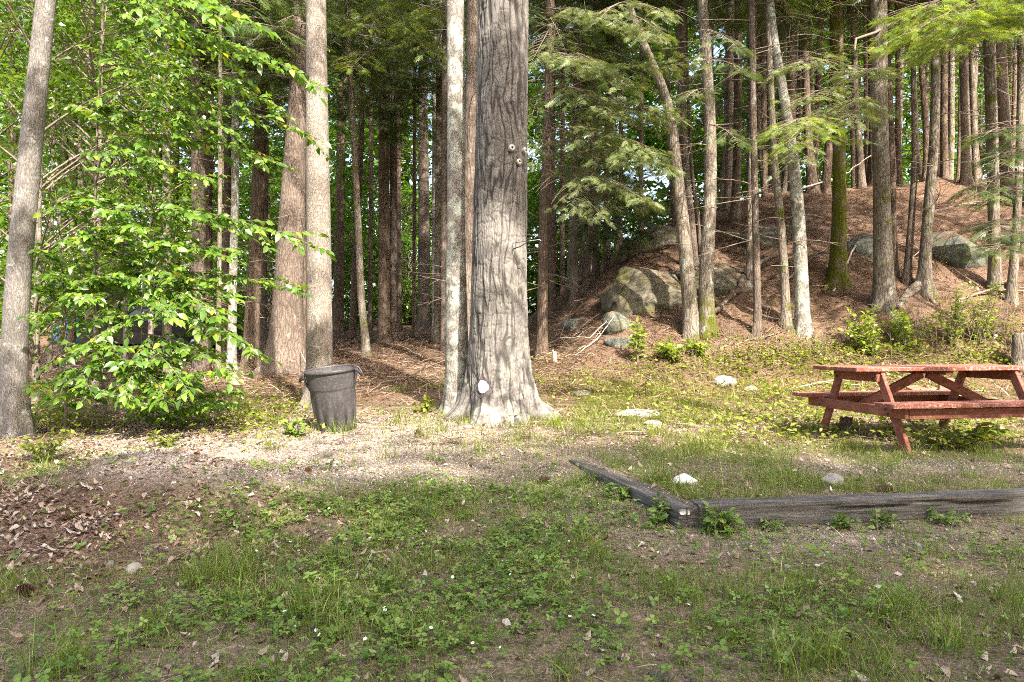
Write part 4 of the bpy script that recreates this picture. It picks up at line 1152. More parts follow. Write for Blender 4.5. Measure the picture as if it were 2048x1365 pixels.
ledge(1905, 520, on_hill(1900, 530) + 0.7, 160, 105, 1.9, 'grey_rock', 'sloping dark grey slab right of the trunk with the blue grey foot', 19, 0.5, nsub=5, amp=0.34)
ledge(2010, 485, on_hill(2010, 495) + 0.7, 130, 70, 1.6, 'grey_rock', 'pale grey rock behind the trunk with the looped root', 20, 0.15, nsub=5)
ledge(1450, 482, on_hill(1450, 485) + 0.6, 80, 45, 1.2, 'rock', 'mossy rock on the upper slope behind the mossy footed trunk', 21, -0.3)
ledge(1580, 470, on_hill(1580, 472) + 0.6, 70, 40, 1.2, 'rock', 'dark mossy rock on the slope behind the pale lichen coated trunk', 25, 0.1)

def gstone(px, py, wpx, hpx, dep, mat, label, seed, name='stone', cat='stone', group=None, dy=0.0, **kw):
    p = ground_at(px, py)
    s = (wpx * p[1] / F, dep, hpx * p[1] / F * 1.5)
    return rock(name, (p[0], p[1] + dep * 0.3 + dy, p[2] + s[2] * 0.15), s, mat, label, seed, cat, group, **kw)
gstone(1371, 973, 56, 24, 0.16, 'white_rock', 'white painted rock in the grass behind the corner of the timbers', 31, 'painted_rock', 'rock', amp=0.15, nsub=4)
gstone(1674, 973, 46, 24, 0.15, 'pale_rock', 'pale tan rock behind the long timber, under the picnic table end', 32, 'rock', 'rock', nsub=4)
FS = 'flat stones lying in the sunlit clearing'
gstone(1275, 834, 110, 12, 0.35, 'pale_rock', 'long flat pale stone between the huge pine and the picnic bench', 33, group=FS, nsub=4)
gstone(1310, 852, 40, 9, 0.25, 'pale_rock', 'small flat pale stone in front of the long flat one', 34, group=FS)
gstone(1162, 792, 40, 12, 0.3, 'pale_rock', 'flat grey stone in the grass right of the huge pine roots', 35, group=FS)
gstone(1450, 772, 56, 20, 0.45, 'pale_rock', 'low grey stone at the edge of the weeds left of the bench', 36, group=FS)
gstone(1505, 785, 30, 12, 0.3, 'pale_rock', 'small grey stone right of the low grey stone by the weeds', 37, group=FS)
gstone(1330, 1362, 62, 14, 0.09, 'grey_rock', 'speckled grey stone at the very bottom of the picture', 38)
for i, (px, py, w, lab) in enumerate(((1065, 1205, 15, 'small pale chip of stone, the larger one left of centre among strawberry leaves'), (1578, 1142, 16, 'small white chip of stone below the left part of the long timber'),
                                      (1808, 1050, 14, 'small white stone lying right under the long timber'), (260, 1150, 34, 'pale pointed stone below the grey mound on the left'), (216, 1135, 16, 'upright white leaflike stone on the leaf litter'),
                                      (1840, 1100, 22, 'tiny cluster stone in the bare gravel below the long timber'))):
    gstone(px, py, w, w * 0.5, w * 0.004, 'pale_rock', lab, 60 + i, 'pebble', 'pebble', 'pebbles on the ground', nsub=2)

# ------------------------------------------------------------------ landscape timbers
def mat_timber():
    t = NT('weathered_timber')
    tc = t.n('ShaderNodeTexCoord')
    mp = t.n('ShaderNodeMapping'); mp.inputs['Scale'].default_value = (1, 0.06, 1); t.l(tc.outputs['Object'], mp.inputs['Vector'])
    v = t.coord((1, 1, 1))
    g1 = t.noise(mp.outputs[0], 45, 5, 0.7, 0.3); n2 = t.noise(v, 5, 5, 0.65); n3 = t.noise(v, 90, 3, 0.7)
    c = t.ramp(g1, [(0.28, (0.028, 0.025, 0.022)), (0.5, (0.115, 0.104, 0.094)), (0.75, (0.27, 0.25, 0.228))])
    c = t.mix(t.ramp(n2, [(0.52, 0), (0.78, 0.45)]), c, (0.15, 0.125, 0.095))
    c = t.mix(t.math('MULTIPLY', t.ramp(n2, [(0.25, 1), (0.42, 0)]), 0.5), c, (0.06, 0.085, 0.05))
    h = t.math('ADD', g1, t.math('MULTIPLY', n3, 0.4))
    return t.pbr(c, 0.93, t.bump(h, 1.0, 0.012), 0.15)
M['timber'] = mat_timber()

def timber_mesh(L, w, h, seed, cracks=()):
    """rough sawn beam along +Y from 0 to L; top corners worn; displaced grain"""
    r2 = np.random.default_rng(seed)
    prof = []
    for (x0, z0), (x1, z1), n in (((-w / 2, 0), (-w / 2, h), 9), ((-w / 2, h), (w / 2, h), 9), ((w / 2, h), (w / 2, 0), 9), ((w / 2, 0), (-w / 2, 0), 4)):
        for k in range(n): prof.append((x0 + (x1 - x0) * k / n, z0 + (z1 - z0) * k / n))
    prof = np.array(prof); n = len(prof)
    ctr = np.array([0, h / 2])
    q = prof - ctr
    rad = np.abs(q) / np.array([w / 2, h / 2])
    cornr = np.clip(rad[:, 0] + rad[:, 1] - 1.75, 0, 1)
    ys = np.linspace(0, L, int(L / 0.025) + 1)
    V = []
    for y in ys:
        nn = fbm(prof[:, 0] * 26 + seed, y * 1.6 + 0 * prof[:, 0], prof[:, 1] * 26, 3, seed) - 0.5
        n2 = fbm(prof[:, 0] * 6 + seed, y * 5 + 0 * prof[:, 0], prof[:, 1] * 6, 3, seed + 3) - 0.5
        s = 1 - 0.10 * cornr * (0.6 + 1.6 * (fbm(np.array([y * 3.0]), np.array([seed]), 0, 3, 9)[0])) + 0.10 * nn + 0.09 * n2
        p = ctr + q * s[:, None]
        for (zc, y0, y1, dep) in cracks:
            zz = zc + 0.006 * math.sin(y * 9) + 0.01 * (vnoise(y * 4, 0.3, 0, 4) - 0.5)
            if y0 < y < y1:
                f = np.exp(-((prof[:, 1] - zz) / 0.008) ** 2) * (np.abs(prof[:, 0]) > w * 0.49)
                p[:, 0] -= np.sign(prof[:, 0]) * dep * f * min(1, (y - y0) / 0.2, (y1 - y) / 0.2)
        V.append(np.stack([p[:, 0], np.full(n, y), p[:, 1]], -1))
    V = np.concatenate(V)
    m = len(ys)
    i = np.arange(m - 1)[:, None] * n; j = np.arange(n)[None]
    Fq = np.stack([i + j, i + (j + 1) % n, i + n + (j + 1) % n, i + n + j], -1).reshape(-1, 4)
    c0 = len(V); V = np.vstack([V, [[0, 0.002, h / 2], [0, L - 0.002, h / 2]]])
    T0 = np.array([[(k + 1) % n, k, c0] for k in range(n)]); T1 = np.array([[(m - 1) * n + k, (m - 1) * n + (k + 1) % n, c0 + 1] for k in range(n)])
    return V, [Fq, T0, T1]

def timber(p, q, w, h, z, label, seed, cracks=(), dz=0.0, name='landscape_timber', group='weathered timbers edging the terrace'):
    p = np.asarray(p, float); q = np.asarray(q, float)
    L = float(np.hypot(*(q - p)))
    V, Fs = timber_mesh(L, w, h, seed, cracks)
    o = mesh_obj(name, V, Fs, M['timber'], smooth=False)
    o.location = (p[0], p[1], z)
    o.rotation_euler = (math.atan2(dz, L), 0, math.atan2(-(q - p)[0], (q - p)[1]))
    return tag(o, label, 'timber', group)
dside = norm(T_FAR - T_NEAR); nside_ = np.array([dside[1], -dside[0]])
ctr0 = T_NEAR + nside_ * 0.075
far0 = ctr0 + dside * 1.78
timber(ctr0, far0, 0.15, 0.083, -0.012, 'lower dark timber of the side row running away from the corner, with a cut end', 1, dz=-0.035)
timb_up = timber(ctr0 + dside * 0.004, far0, 0.148, 0.076, 0.0735, 'upper dark timber of the side row, its cut end splashed with white paint', 2, dz=-0.03)
dfr = norm(B_FAR - B_NEAR); nfr = np.array([-dfr[1], dfr[0]])
timber(B_NEAR + nfr * 0.078, B_FAR + nfr * 0.078, 0.155, 0.165, -0.008, 'long thick grey timber with a split along its front face', 3, cracks=((0.115, 0.75, 2.4, 0.03), (0.06, 2.2, 3.6, 0.02)), dz=0.02)
# white paint splashed on the upper end
def paint_end():
    g = Geo()
    r2 = random.Random(4)
    for (x0, x1, z0, z1) in ((-0.068, -0.018, 0.030, 0.068), (-0.012, 0.006, 0.028, 0.060)):
        n = 14
        ring = []
        for k in range(n):
            a = 2 * math.pi * k / n
            cx, cz = (x0 + x1) / 2, (z0 + z1) / 2
            s = 1 / max(abs(math.cos(a)), abs(math.sin(a))) ** 0.7 * r2.uniform(0.82, 1.05)
            ring.append((cx + (x1 - x0) / 2 * s * math.cos(a), cz + (z1 - z0) / 2 * s * math.sin(a)))
        V = [[x, -0.006, z] for x, z in ring] + [[x, 0.012, z] for x, z in ring] + [[(x0 + x1) / 2, -0.006, (z0 + z1) / 2]]
        g.add(V, np.array([[k, (k + 1) % n, n + (k + 1) % n, n + k] for k in range(n)]))
        g.F3.append(np.array([[k, (k + 1) % n, 2 * n] for k in range(n)]) + g.n - len(V))
    o = g.build('white_paint', M['white_paint'], timb_up)
paint_end()

# ------------------------------------------------------------------ trash can
def trash_can():
    base = ground_at(664, 866)
    base[1] += 0.22
    base[2] = float(gh(base[0], base[1])) - 0.015
    root = thing('trash_can', base, 'open black plastic trash can leaning left with grass at its foot', 'trash can', rot=(math.radians(4.5), math.radians(-5.0), 0.0))
    t = NT('scuffed_black_plastic')
    v = t.coord((1, 1, 1)); n1 = t.noise(v, 6, 4); n2 = t.noise(v, 160, 3, 0.8); n3 = t.noise(v, 40, 4, 0.7)
    c = t.mix(1.0, (0.05, 0.046, 0.05), t.ramp(n1, [(0.3, 0.75), (0.7, 1.35)]), 'MULTIPLY')
    c = t.mix(t.ramp(n2, [(0.66, 0), (0.74, 0.55)]), c, (0.33, 0.30, 0.29))
    c = t.mix(t.ramp(n3, [(0.52, 0), (0.7, 0.5)]), c, (0.17, 0.145, 0.12))
    plas = t.pbr(c, t.ramp(n3, [(0.3, 0.42), (0.7, 0.62)]), t.bump(n3, 0.15, 0.004), 0.4)
    H = 0.70; n = 96
    th = np.linspace(0, 2 * np.pi, n, endpoint=False)
    panel = np.clip(np.cos(th * 12) * 6, -1, 1)
    prof = []
    hs = [0.0, 0.012, 0.05, 0.12, 0.2, 0.3, 0.4, 0.468, 0.474, 0.492, 0.498, 0.55, 0.6, 0.66]
    rows = []
    for h in hs:
        r = 0.212 + 0.052 * (h / H)
        if h == 0.0: r -= 0.012
        if h >= 0.492: r += 0.011
        elif h >= 0.468: r += 0.001
        rr = r + (0.007 * panel if 0.03 < h < 0.46 else 0 * panel)
        rows.append(np.stack([rr * np.cos(th), rr * np.sin(th), np.full(n, h)], -1))
    # inside
    for h, r in ((0.69, 0.262), (0.6, 0.255), (0.3, 0.232), (0.03, 0.206)):
        rows.append(np.stack([r * np.cos(th), r * np.sin(th), np.full(n, h)], -1))
    # outer wall and inner wall are joined under the rim
    V = np.concatenate(rows); m = len(rows)
    i = np.arange(m - 1)[:, None] * n; j = np.arange(n)[None]
    Fq = np.stack([i + j, i + (j + 1) % n, i + n + (j + 1) % n, i + n + j], -1).reshape(-1, 4)
    V = np.vstack([V, [[0, 0, 0.03], [0, 0, 0.0]]])
    Fb = np.array([[(m - 1) * n + k, (m - 1) * n + (k + 1) % n, m * n] for k in range(n)]); Fc = np.array([[(k + 1) % n, k, m * n + 1] for k in range(n)])
    mesh_obj('body', V, [Fq, Fb, Fc], plas, root)
    g = Geo()
    lathe(g, [(0.266, 0.665), (0.282, 0.664), (0.290, 0.672), (0.291, 0.690), (0.284, 0.700), (0.272, 0.702), (0.262, 0.698), (0.2605, 0.685)], (0, 0, 0), (0, 0, 1), 96)
    g.build('rim', plas, root)
    for sg in (-1, 1):
        g = Geo()
        a0 = 0.16 if sg > 0 else math.pi + 0.1
        def pt(a, r, z): return [r * math.cos(a), r * math.sin(a), z]
        for da in (-0.34, 0.34):
            g.tube([pt(a0 + da, 0.27, 0.675), pt(a0 + da * 0.98, 0.312, 0.668), pt(a0 + da * 0.85, 0.335, 0.625), pt(a0 + da * 0.6, 0.338, 0.600)], 0.015, 0.012, 8, cap=True)
            g.tube([pt(a0 + da, 0.262, 0.52), pt(a0 + da, 0.278, 0.56), pt(a0 + da, 0.300, 0.664)], 0.009, 0.013, 6, cap=True)
        g.tube([pt(a0 + d, 0.338, 0.600) for d in np.linspace(-0.21, 0.21, 7)], 0.0135, 0.0135, 8, cap=True)
        g.build('handle', plas, root)
trash_can()

# ------------------------------------------------------------------ picnic table
def picnic_table():
    t = NT('red_stained_wood')
    tc = t.n('ShaderNodeTexCoord'); at = t.attr('rnd')
    mp = t.n('ShaderNodeMapping'); mp.inputs['Scale'].default_value = (0.08, 1, 1); t.l(tc.outputs['Object'], mp.inputs['Vector'])
    g1 = t.noise(mp.outputs[0], 60, 5, 0.7, 0.2); v = t.coord((1, 1, 1)); n2 = t.noise(v, 7, 5, 0.7); n3 = t.noise(v, 55, 4, 0.75)
    c = t.ramp(g1, [(0.25, (0.125, 0.038, 0.024)), (0.5, (0.235, 0.074, 0.046)), (0.72, (0.34, 0.135, 0.092))])
    c = t.mix(1.0, c, t.ramp(n2, [(0.3, 0.75), (0.7, 1.2)]), 'MULTIPLY')
    wear = t.math('ADD', n3, t.math('MULTIPLY', t.math('SUBTRACT', n2, 0.5), 0.35))
    c = t.mix(t.math('MULTIPLY', t.ramp(wear, [(0.53, 0), (0.62, 1)]), at), c, (0.40, 0.30, 0.255))
    red = t.pbr(c, 0.75, t.bump(g1, 0.35, 0.006), 0.25)
    base = np.array([3.119, 6.597, 0.15])
    root = thing('picnic_table', base, 'red stained wooden picnic table with attached benches in the sunlit grass', 'picnic table', rot=(math.radians(-1.65), 0, math.radians(7.6)))
    L = 1.93; H = 0.745
    def board(name, p0, p1, w, th, up, parent=root, wear=0.4, bev=0.004):
        g = Geo(); g.bar(p0, p1, w, th, up, wear, bev); return g.build(name, red, parent, smooth=False)
    wd = 0.138
    for k in range(5):
        y = (k - 2) * (wd + 0.006)
        board('top_board', (0.0 + 0.004 * ((k * 7) % 3), y, H - 0.019), (L, y, H - 0.019), wd, 0.038, (0, 0, 1), wear=0.9)  # top gets more pale wear, partly to put its sunlit brightness into the colour
    for sg, ap in ((-1, True), (1, True)):
        for k in range(2):
            y = sg * (0.545 + 0.135 * k + 0.06)
            board('seat_board', (0.03, y, 0.445 - 0.019), (L - 0.02, y, 0.445 - 0.019), 0.13, 0.038, (0, 0, 1), wear=0.95)  # seats likewise: weathering plus a sunlit lift in the colour
        board('seat_apron', (0.225, sg * 0.722, 0.352), (L - 0.22, sg * 0.722, 0.352), 0.032, 0.088, (0, 0, 1), wear=0.35)
    for x in (0.235, L - 0.235):
        s = -1 if x < L / 2 else 1
        # cleat under the top and beam under the seats, outside the legs
        board('top_cleat', (x, -0.33, H - 0.038 - 0.05), (x, 0.33, H - 0.038 - 0.05), 0.036, 0.094, (0, 0, 1), wear=0.35)
        board('bench_beam', (x + s * 0.0375, -0.745, 0.356), (x + s * 0.0375, 0.745, 0.356), 0.036, 0.095, (0, 0, 1), wear=0.35)
        for sg in (-1, 1):
            a = np.array([x - s * 0.0, sg * 0.295, H - 0.055]); b = np.array([x - s * 0.0, sg * 0.66, -0.03])
            xx = x - s * 0.0375
            a[0] = b[0] = xx
            board('leg', b, a, 0.09, 0.036, (1, 0, 0), wear=0.35)
        for sg in (-1, 1):
            for (yy, zz) in ((0.525, 0.335), (0.49, 0.375), (0.312, H - 0.075), (0.275, H - 0.105)):
                g = Geo(); lathe(g, [(0.013, 0.0), (0.013, 0.003), (0.009, 0.004), (0.008, 0.009), (0.001, 0.010)], (x + s * (0.0555 if zz < 0.5 else 0.018), sg * yy, zz), (s, 0, 0), 8)
                g.build('bolt', M['iron'], root)
        xm = L / 2 - (-s) * 0 + s * 0.03
        board('brace', (x - s * 0.07, 0.0, 0.375), (xm, 0.0, H - 0.075), 0.086, 0.036, (0, 1, 0), wear=0.4)
    board('centre_cleat', (L / 2, -0.33, H - 0.038 - 0.02), (L / 2, 0.33, H - 0.038 - 0.02), 0.085, 0.036, (0, 0, 1), wear=0.35)
picnic_table()

M['red_board'] = mat_simple('faded_red_board', (0.30, 0.13, 0.095), 0.9, 0.3, 14, bump=0.5, stretch=(0.3, 1, 1))
M['brick'] = mat_simple('worn_brick', (0.36, 0.19, 0.14), 0.9, 0.25, 25, bump=0.6)
def junk():
    d0 = 10.6
    def at(px, py, d): 
        p = P(px, py, d); p[2] = float(gh(p[0], p[1])); return p
    for (x0, y0, x1, y1, w, lab) in ((1822, 765, 1885, 782, 0.2, 'broken red board lying behind the far bench of the picnic table'),
                                     (1905, 755, 1960, 770, 0.14, 'narrow faded red board propped on stones behind the picnic table')):
        a = at(x0, y0, 9.9); b = at(x1, y1, 9.4)
        g = Geo(); g.bar(a + [0, 0, .16], b + [0, 0, .06], w, 0.03, (0, -0.5, 1)); tag(g.build('loose_board', M['red_board'], smooth=False, loc=(a + b) / 2), lab, 'board', 'loose red boards behind the table')
    for (px, lab) in ((1893, 'reddish brick standing on the rubble behind the picnic table'),):
        p = at(px, 760, 9.8)
        g = Geo(); g.box(p + [0, 0, 0.2], (0.2, 0.1, 0.22), frames(np.array([[.3, 1, 0]]), np.array([[0.1, 0, 1.]]))[0], bev=0.008)
        tag(g.build('brick', M['brick'], smooth=False, loc=p), lab, 'brick')
    for i, (px, d, w, lab) in enumerate(((1905, 9.5, 0.32, 'grey rubble stone under the narrow red board'), (1925, 9.6, 0.26, 'pale rubble stone right of the grey one behind the table'), (1860, 9.9, 0.3, 'brownish rubble stone below the standing brick'))):
        p = at(px, 760, d)
        rock('rubble_stone', p + np.array([0, 0, 0.07]), (w, 0.24, 0.2), 'pale_rock', lab, 140 + i, 'stone', 'rubble behind the picnic table', nsub=3)
    # weathered stump under the table, broken stake and the stump at the right
    def stump(px, py, r, h, mat, lab, jag=0.3, name='stump', tilt=0.0):
        p = ground_at(px, py); n = 20
        th = np.linspace(0, 2 * np.pi, n, endpoint=False); V = []
        rr = r * (1 + 0.15 * np.sin(3 * th + px)); r2 = np.random.default_rng(int(px))
        top = h * (1 - jag * r2.random(n))
        for k, (s, z) in enumerate(((1.25, -0.1), (1.1, 0.03), (1.0, 0.3), (0.95, 0.7), (0.9, 1.0))):
            zz = top * z if z > 0 else np.full(n, z)
            V.append(np.stack([rr * s * np.cos(th) + tilt * zz, rr * s * np.sin(th), zz], -1))
        V = np.concatenate(V); c = len(V); V = np.vstack([V, [[tilt * h, 0, h * 0.7]]])
        i = np.arange(4)[:, None] * n; j = np.arange(n)[None]
        Fq = np.stack([i + j, i + (j + 1) % n, i + n + (j + 1) % n, i + n + j], -1).reshape(-1, 4)
        o = mesh_obj(name, V, [Fq, np.array([[4 * n + k, 4 * n + (k + 1) % n, c] for k in range(n)])], M[mat]); o.location = [float(q) for q in p]
        tag(o, lab, 'stump')
    stump(1692, 862, 0.07, 0.16, 'hemlock_bark', 'dark broken stump half hidden under the picnic table')
    stump(1111, 726, 0.038, 0.27, 'cut_wood', 'thin splintered pale stake standing right of the huge pine', 0.6, 'broken_stake', -0.1)
    stump(2046, 742, 0.17, 0.62, 'grey_bark', 'grey cut stump among weeds at the right picture edge', 0.1)
    stump(1075, 712, 0.09, 0.2, 'red_bark', 'low reddish stub of wood against the right side of the huge pine', 0.3)
junk()

# ------------------------------------------------------------------ car and tarp hidden behind the beech leaves
def car():
    d = 21.0
    p = P(325, 700, d); p[2] = float(gh(p[0], p[1]))
    root = thing('car', p, 'dark car parked in the woods behind the beech leaves', 'car', rot=(0, 0, math.radians(4)))
    paint = NT('dark_car_paint'); paint = paint.pbr((0.010, 0.008, 0.008), 0.3, None, 0.4)
    glass = NT('car_glass').pbr((0.02, 0.025, 0.03), 0.05, None, 0.8); rub = NT('tyre_rubber').pbr((0.015, 0.015, 0.015), 0.9)
    red = NT('tail_lamp').pbr((0.35, 0.01, 0.01), 0.25); chrome = NT('rim_metal').pbr((0.5, 0.5, 0.5), 0.3, None, 0.5, 0.9)
    side = [(-2.0, .32), (-2.05, .62), (-1.98, .88), (-1.1, .98), (-0.45, 1.38), (0.85, 1.42), (1.5, 1.02), (2.0, .98), (2.1, .7), (2.05, .32)]
    W = 0.86
    V, n = [], len(side)
    for y, k in ((-W, 0.94), (-W * 1.03, 1.0), (W * 1.03, 1.0), (W, 0.94)):
        for x, z in side:
            zz = z; yy = y * (0.8 if z > 1.2 else 1.0)
            V.append([x * (k if abs(y) < W * 1.01 else 1.0), yy, zz])
    Fq = [[r * n + k, r * n + (k + 1) % n, (r + 1) * n + (k + 1) % n, (r + 1) * n + k] for r in range(3) for k in range(n)]
    me = mesh_obj('body', np.array(V), np.array(Fq), paint, root, smooth=False)
    import bmesh
    bm = bmesh.new(); bm.from_mesh(me.data); bmesh.ops.contextual_create(bm, geom=[e for e in bm.edges if len(e.link_faces) == 1])
    bmesh.ops.recalc_face_normals(bm, faces=bm.faces); bmesh.ops.bevel(bm, geom=bm.edges[:], offset=0.03, segments=2, affect='EDGES'); bm.to_mesh(me.data); bm.free()
    for sgn in (-1, 1):
        for (x0, x1) in ((-0.85, 0.0), (0.07, 1.0)):
            g = Geo(); b0 = -0.9 if x0 < 0 else 0.07
            y0, y1 = sgn * 0.905, sgn * 0.73
            xa, xb = (x0, x1) if x0 < 0 else (x0, x1 + 0.2)
            xc, xd = (x0 + 0.42, x1) if x0 < 0 else (x0, x1 - 0.12)
            g.add([[xa, y0, 1.0], [xb, y0, 1.0], [xd, y1, 1.34], [xc, y1, 1.34], [xa, y0 - sgn * .02, 1.0], [xb, y0 - sgn * .02, 1.0], [xd, y1 - sgn * .02, 1.34], [xc, y1 - sgn * .02, 1.34]],
                  [[0, 1, 2, 3], [7, 6, 5, 4], [0, 4, 5, 1], [1, 5, 6, 2], [2, 6, 7, 3], [3, 7, 4, 0]])
            g.build('side_window', glass, root, smooth=False)
        for x in (-1.3, 1.3):
            g = Geo(); lathe(g, [(0.17, -0.11), (0.30, -0.11), (0.325, -0.08), (0.325, 0.08), (0.30, 0.11), (0.17, 0.11)], (x, sgn * 0.80, 0.325), (0, 1, 0), 24)
            w = g.build('wheel', rub, root)
            g = Geo(); lathe(g, [(0.001, 0.10), (0.06, 0.115), (0.18, 0.09), (0.18, 0.06)], (x, sgn * 0.80, 0.325), (0, sgn, 0), 20); g.build('rim', chrome, w)
        g = Geo(); g.box((2.02, sgn * 0.68, 0.80), (0.14, 0.3, 0.14), None, bev=0.02); g.build('tail_lamp', red, root)
        g = Geo(); g.box((-0.72, sgn * 0.98, 1.02), (0.12, 0.16, 0.11), None, bev=0.03); g.build('mirror', paint, root)
car()

def tarp():
    d = 26.0
    p = P(138, 705, d); p[2] = float(gh(p[0], p[1]))
    n, m = 40, 26
    u = np.linspace(-1, 1, n); v = np.linspace(-1, 1, m)
    U, W = np.meshgrid(u, v)
    hgt = 1.0 * (1 - np.abs(U) ** 4) * (1 - np.abs(W) ** 4) * (0.8 + 0.4 * fbm(U * 1.6, W * 1.6, 0, 3, 8)) + 0.05 * np.abs(np.sin(U * 9 + 3 * W)) * (1 - U ** 2)
    V = np.stack([U * 0.42, W * 0.5, hgt + 0.03], -1).reshape(-1, 3)
    V = np.vstack([V, V - [0, 0, 0.008]])
    i = np.arange(m - 1)[:, None] * n; j = np.arange(n - 1)[None]
    Fq = np.stack([i + j, i + j + 1, i + n + j + 1, i + n + j], -1).reshape(-1, 4)
    o = mesh_obj('tarp_heap', V, [Fq, Fq[:, ::-1] + n * m], mat_simple('blue_tarp', (0.015, 0.12, 0.36), 0.5, 0.2, 8, 0.4, 0.2))
    o.location = [float(q) for q in p]
    tag(o, 'bright blue tarp covered heap glimpsed through the leaves right of the leaning grey maple', 'tarp')
tarp()
surface_patch('big', 967, 775, 17, 21, 'resin_ring', M['dark_paint'], bigT['root'], 0.004, 5)
surface_patch('big', 967, 774, 10.5, 12.5, 'paint_spot', M['white_paint'], bigT['root'], 0.011, 6)

# ------------------------------------------------------------------ beech saplings with layered leafy branches
def leafy_branch(gb, gl, p0, p1, sag=0.07, n_side=7, width=0.35, size=0.11, dens=1.0, tmpl=LEAF, r0=0.010, droop=0.25, rg=None):
    rg = rg or rng
    p0 = np.asarray(p0, float); p1 = np.asarray(p1, float)
    L = np.linalg.norm(p1 - p0)
    c = quad_curve(p0, p1, sag, 10, rg.uniform(-0.04, 0.04))
    gb.tube(c, r0, 0.0018, 5)
    uu = np.linspace(0, 1, 10)
    d0 = norm(p1 - p0); side = norm(np.cross(d0, [0, 0, 1.0]))
    D, T, S = [], [], []
    twigs = [(c[3:], d0, L * 0.7)]
    for k in range(n_side):
        for sg in (-1, 1):
            u = (k + rg.uniform(0.1, 0.9)) / n_side * 0.92 + 0.04
            q = np.array([np.interp(u, uu, c[:, i]) for i in range(3)])
            ln = L * width * (1 - 0.65 * u) * rg.uniform(0.5, 1.15)
            a = math.radians(rg.uniform(35, 65))
            dd = norm(d0 * math.cos(a) + side * sg * math.sin(a) + np.array([0, 0, rg.uniform(-0.45, 0.22)]))
            t = quad_curve(q, q + dd * ln - np.array([0, 0, 0.08 * ln]), 0.05, 5)
            gb.tube(t, r0 * 0.35, 0.0012, 3)
            twigs.append((t, dd, ln))
    for t, dd, ln in twigs:
        m = max(2, int(ln / (size * 0.42) * dens))
        ss = norm(np.cross(dd, [0, 0, 1.0]))
        for k in range(m):
            v = (k + 0.6) / m
            q = np.array([np.interp(v, np.linspace(0, 1, len(t)), t[:, i]) for i in range(3)])
            sg = 1 if k % 2 else -1
            a = math.radians(rg.uniform(30, 70)) if k < m - 1 else 0
            D.append(dd * math.cos(a) + ss * sg * math.sin(a) + np.array([0, 0, -abs(rg.normal(droop, 0.25))]))
            T.append(q); S.append(size * rg.uniform(0.45, 1.3))
    D = np.array(D)
    gl.inst(*tmpl, frames(D, np.array([0, -0.2, 1.0]) + rg.normal(0, 0.5, (len(D), 3))), np.array(T), np.array(S), rnd=np.clip(rg.normal(0.46, 0.26, len(D)), 0, 1))

def sapling(name, px, py, d, top, rows, label, extra=None, mat='beech', cat='sapling', size=0.11, group=None, r0=0.022, **kw):
    """stem foot at a photo position and distance; rows are branch ends: (start height share, end x, end y, end distance, leaf size scale)"""
    b = P(px, py, d); b[2] = float(gh(b[0], b[1]))
    root = thing(name, b, label, cat, group)
    tp = P(*top) - b
    stem = quad_curve([0, 0, -0.15], tp, 0.0, 14, 0.03)
    g = Geo(); g.tube(stem, r0, 0.005, 8); g.build('stem', M['twig'], root)
    rows = list(rows)
    if extra:
        rg = np.random.default_rng(int(px))
        n, x0, x1, y0, y1, d0, d1 = extra
        for _ in range(n):
            ey = rg.uniform(y0, y1); ex = rg.uniform(x0, x1)
            if 585 < ey < 700 and ex > 60: ey = ey + 110 if ey > 640 else ey - 70
            u = np.clip((b[2] + 0.25 + 0.1 - (HC - (ey - YH) / F * d) ) * 0 + ((HC - (ey - YH) / F * d) - b[2] - 0.1) / max(tp[2], 0.5), 0.12, 0.95)
            rows.append((u, ex, ey, rg.uniform(d0, d1)))
    for (u, ex, ey, ed, *o) in rows:
        q = np.array([np.interp(u, np.linspace(0, 1, 14), stem[:, i]) for i in range(3)])
        gb, gl = Geo(), Geo()
        sc = o[0] if o else 1.0
        leafy_branch(gb, gl, q, P(ex, ey, ed) - b, size=size * sc, **kw)
        br = gb.build('branch', M['twig'], root)
        gl.build('leaves', M[mat], br)
    return root

sapling('beech_sapling', 215, 770, 8.2, (235, -150, 8.0), [
    (0.92, 420, 40, 6.6, 1.25), (0.88, 520, 60, 6.9, 1.2), (0.80, 655, 180, 7.2, 1.1), (0.78, 560, 140, 7.4), (0.72, 560, 215, 7.2), (0.66, 650, 285, 7.5),
    (0.62, 470, 265, 7.2), (0.58, 560, 330, 7.4), (0.50, 430, 360, 7.3), (0.42, 660, 505, 7.2, 1.1), (0.42, 520, 455, 7.3), (0.36, 470, 520, 7.3), (0.30, 610, 590, 7.4),
    (0.26, 480, 600, 7.2), (0.86, 330, 60, 6.6, 1.1), (0.74, 330, 200, 7.0), (0.55, 320, 330, 7.2)],
    'tall beech sapling whose layered leafy branches reach right across the pale trunk', dens=1.15, n_side=8, size=0.092, extra=(11, 70, 500, 0, 640, 7.4, 9.2))
sapling('beech_sapling', 300, 785, 7.6, (290, 520, 7.5), [
    (0.75, 530, 720, 7.0, 1.05), (0.85, 450, 640, 7.0, 1.1), (0.6, 480, 760, 6.9), (0.8, 340, 640, 6.9, 1.1), (0.55, 380, 790, 6.8), (0.5, 250, 800, 6.8), (0.9, 440, 690, 7.3), (0.7, 130, 720, 7.0), (0.4, 330, 810, 6.9), (0.95, 360, 560, 7.3)],
    'low spreading beech sapling in front of the parked dark car, sunlit yellow green leaves', dens=1.2, n_side=9, r0=0.016, size=0.092, extra=(12, 90, 500, 600, 830, 6.8, 8.4))
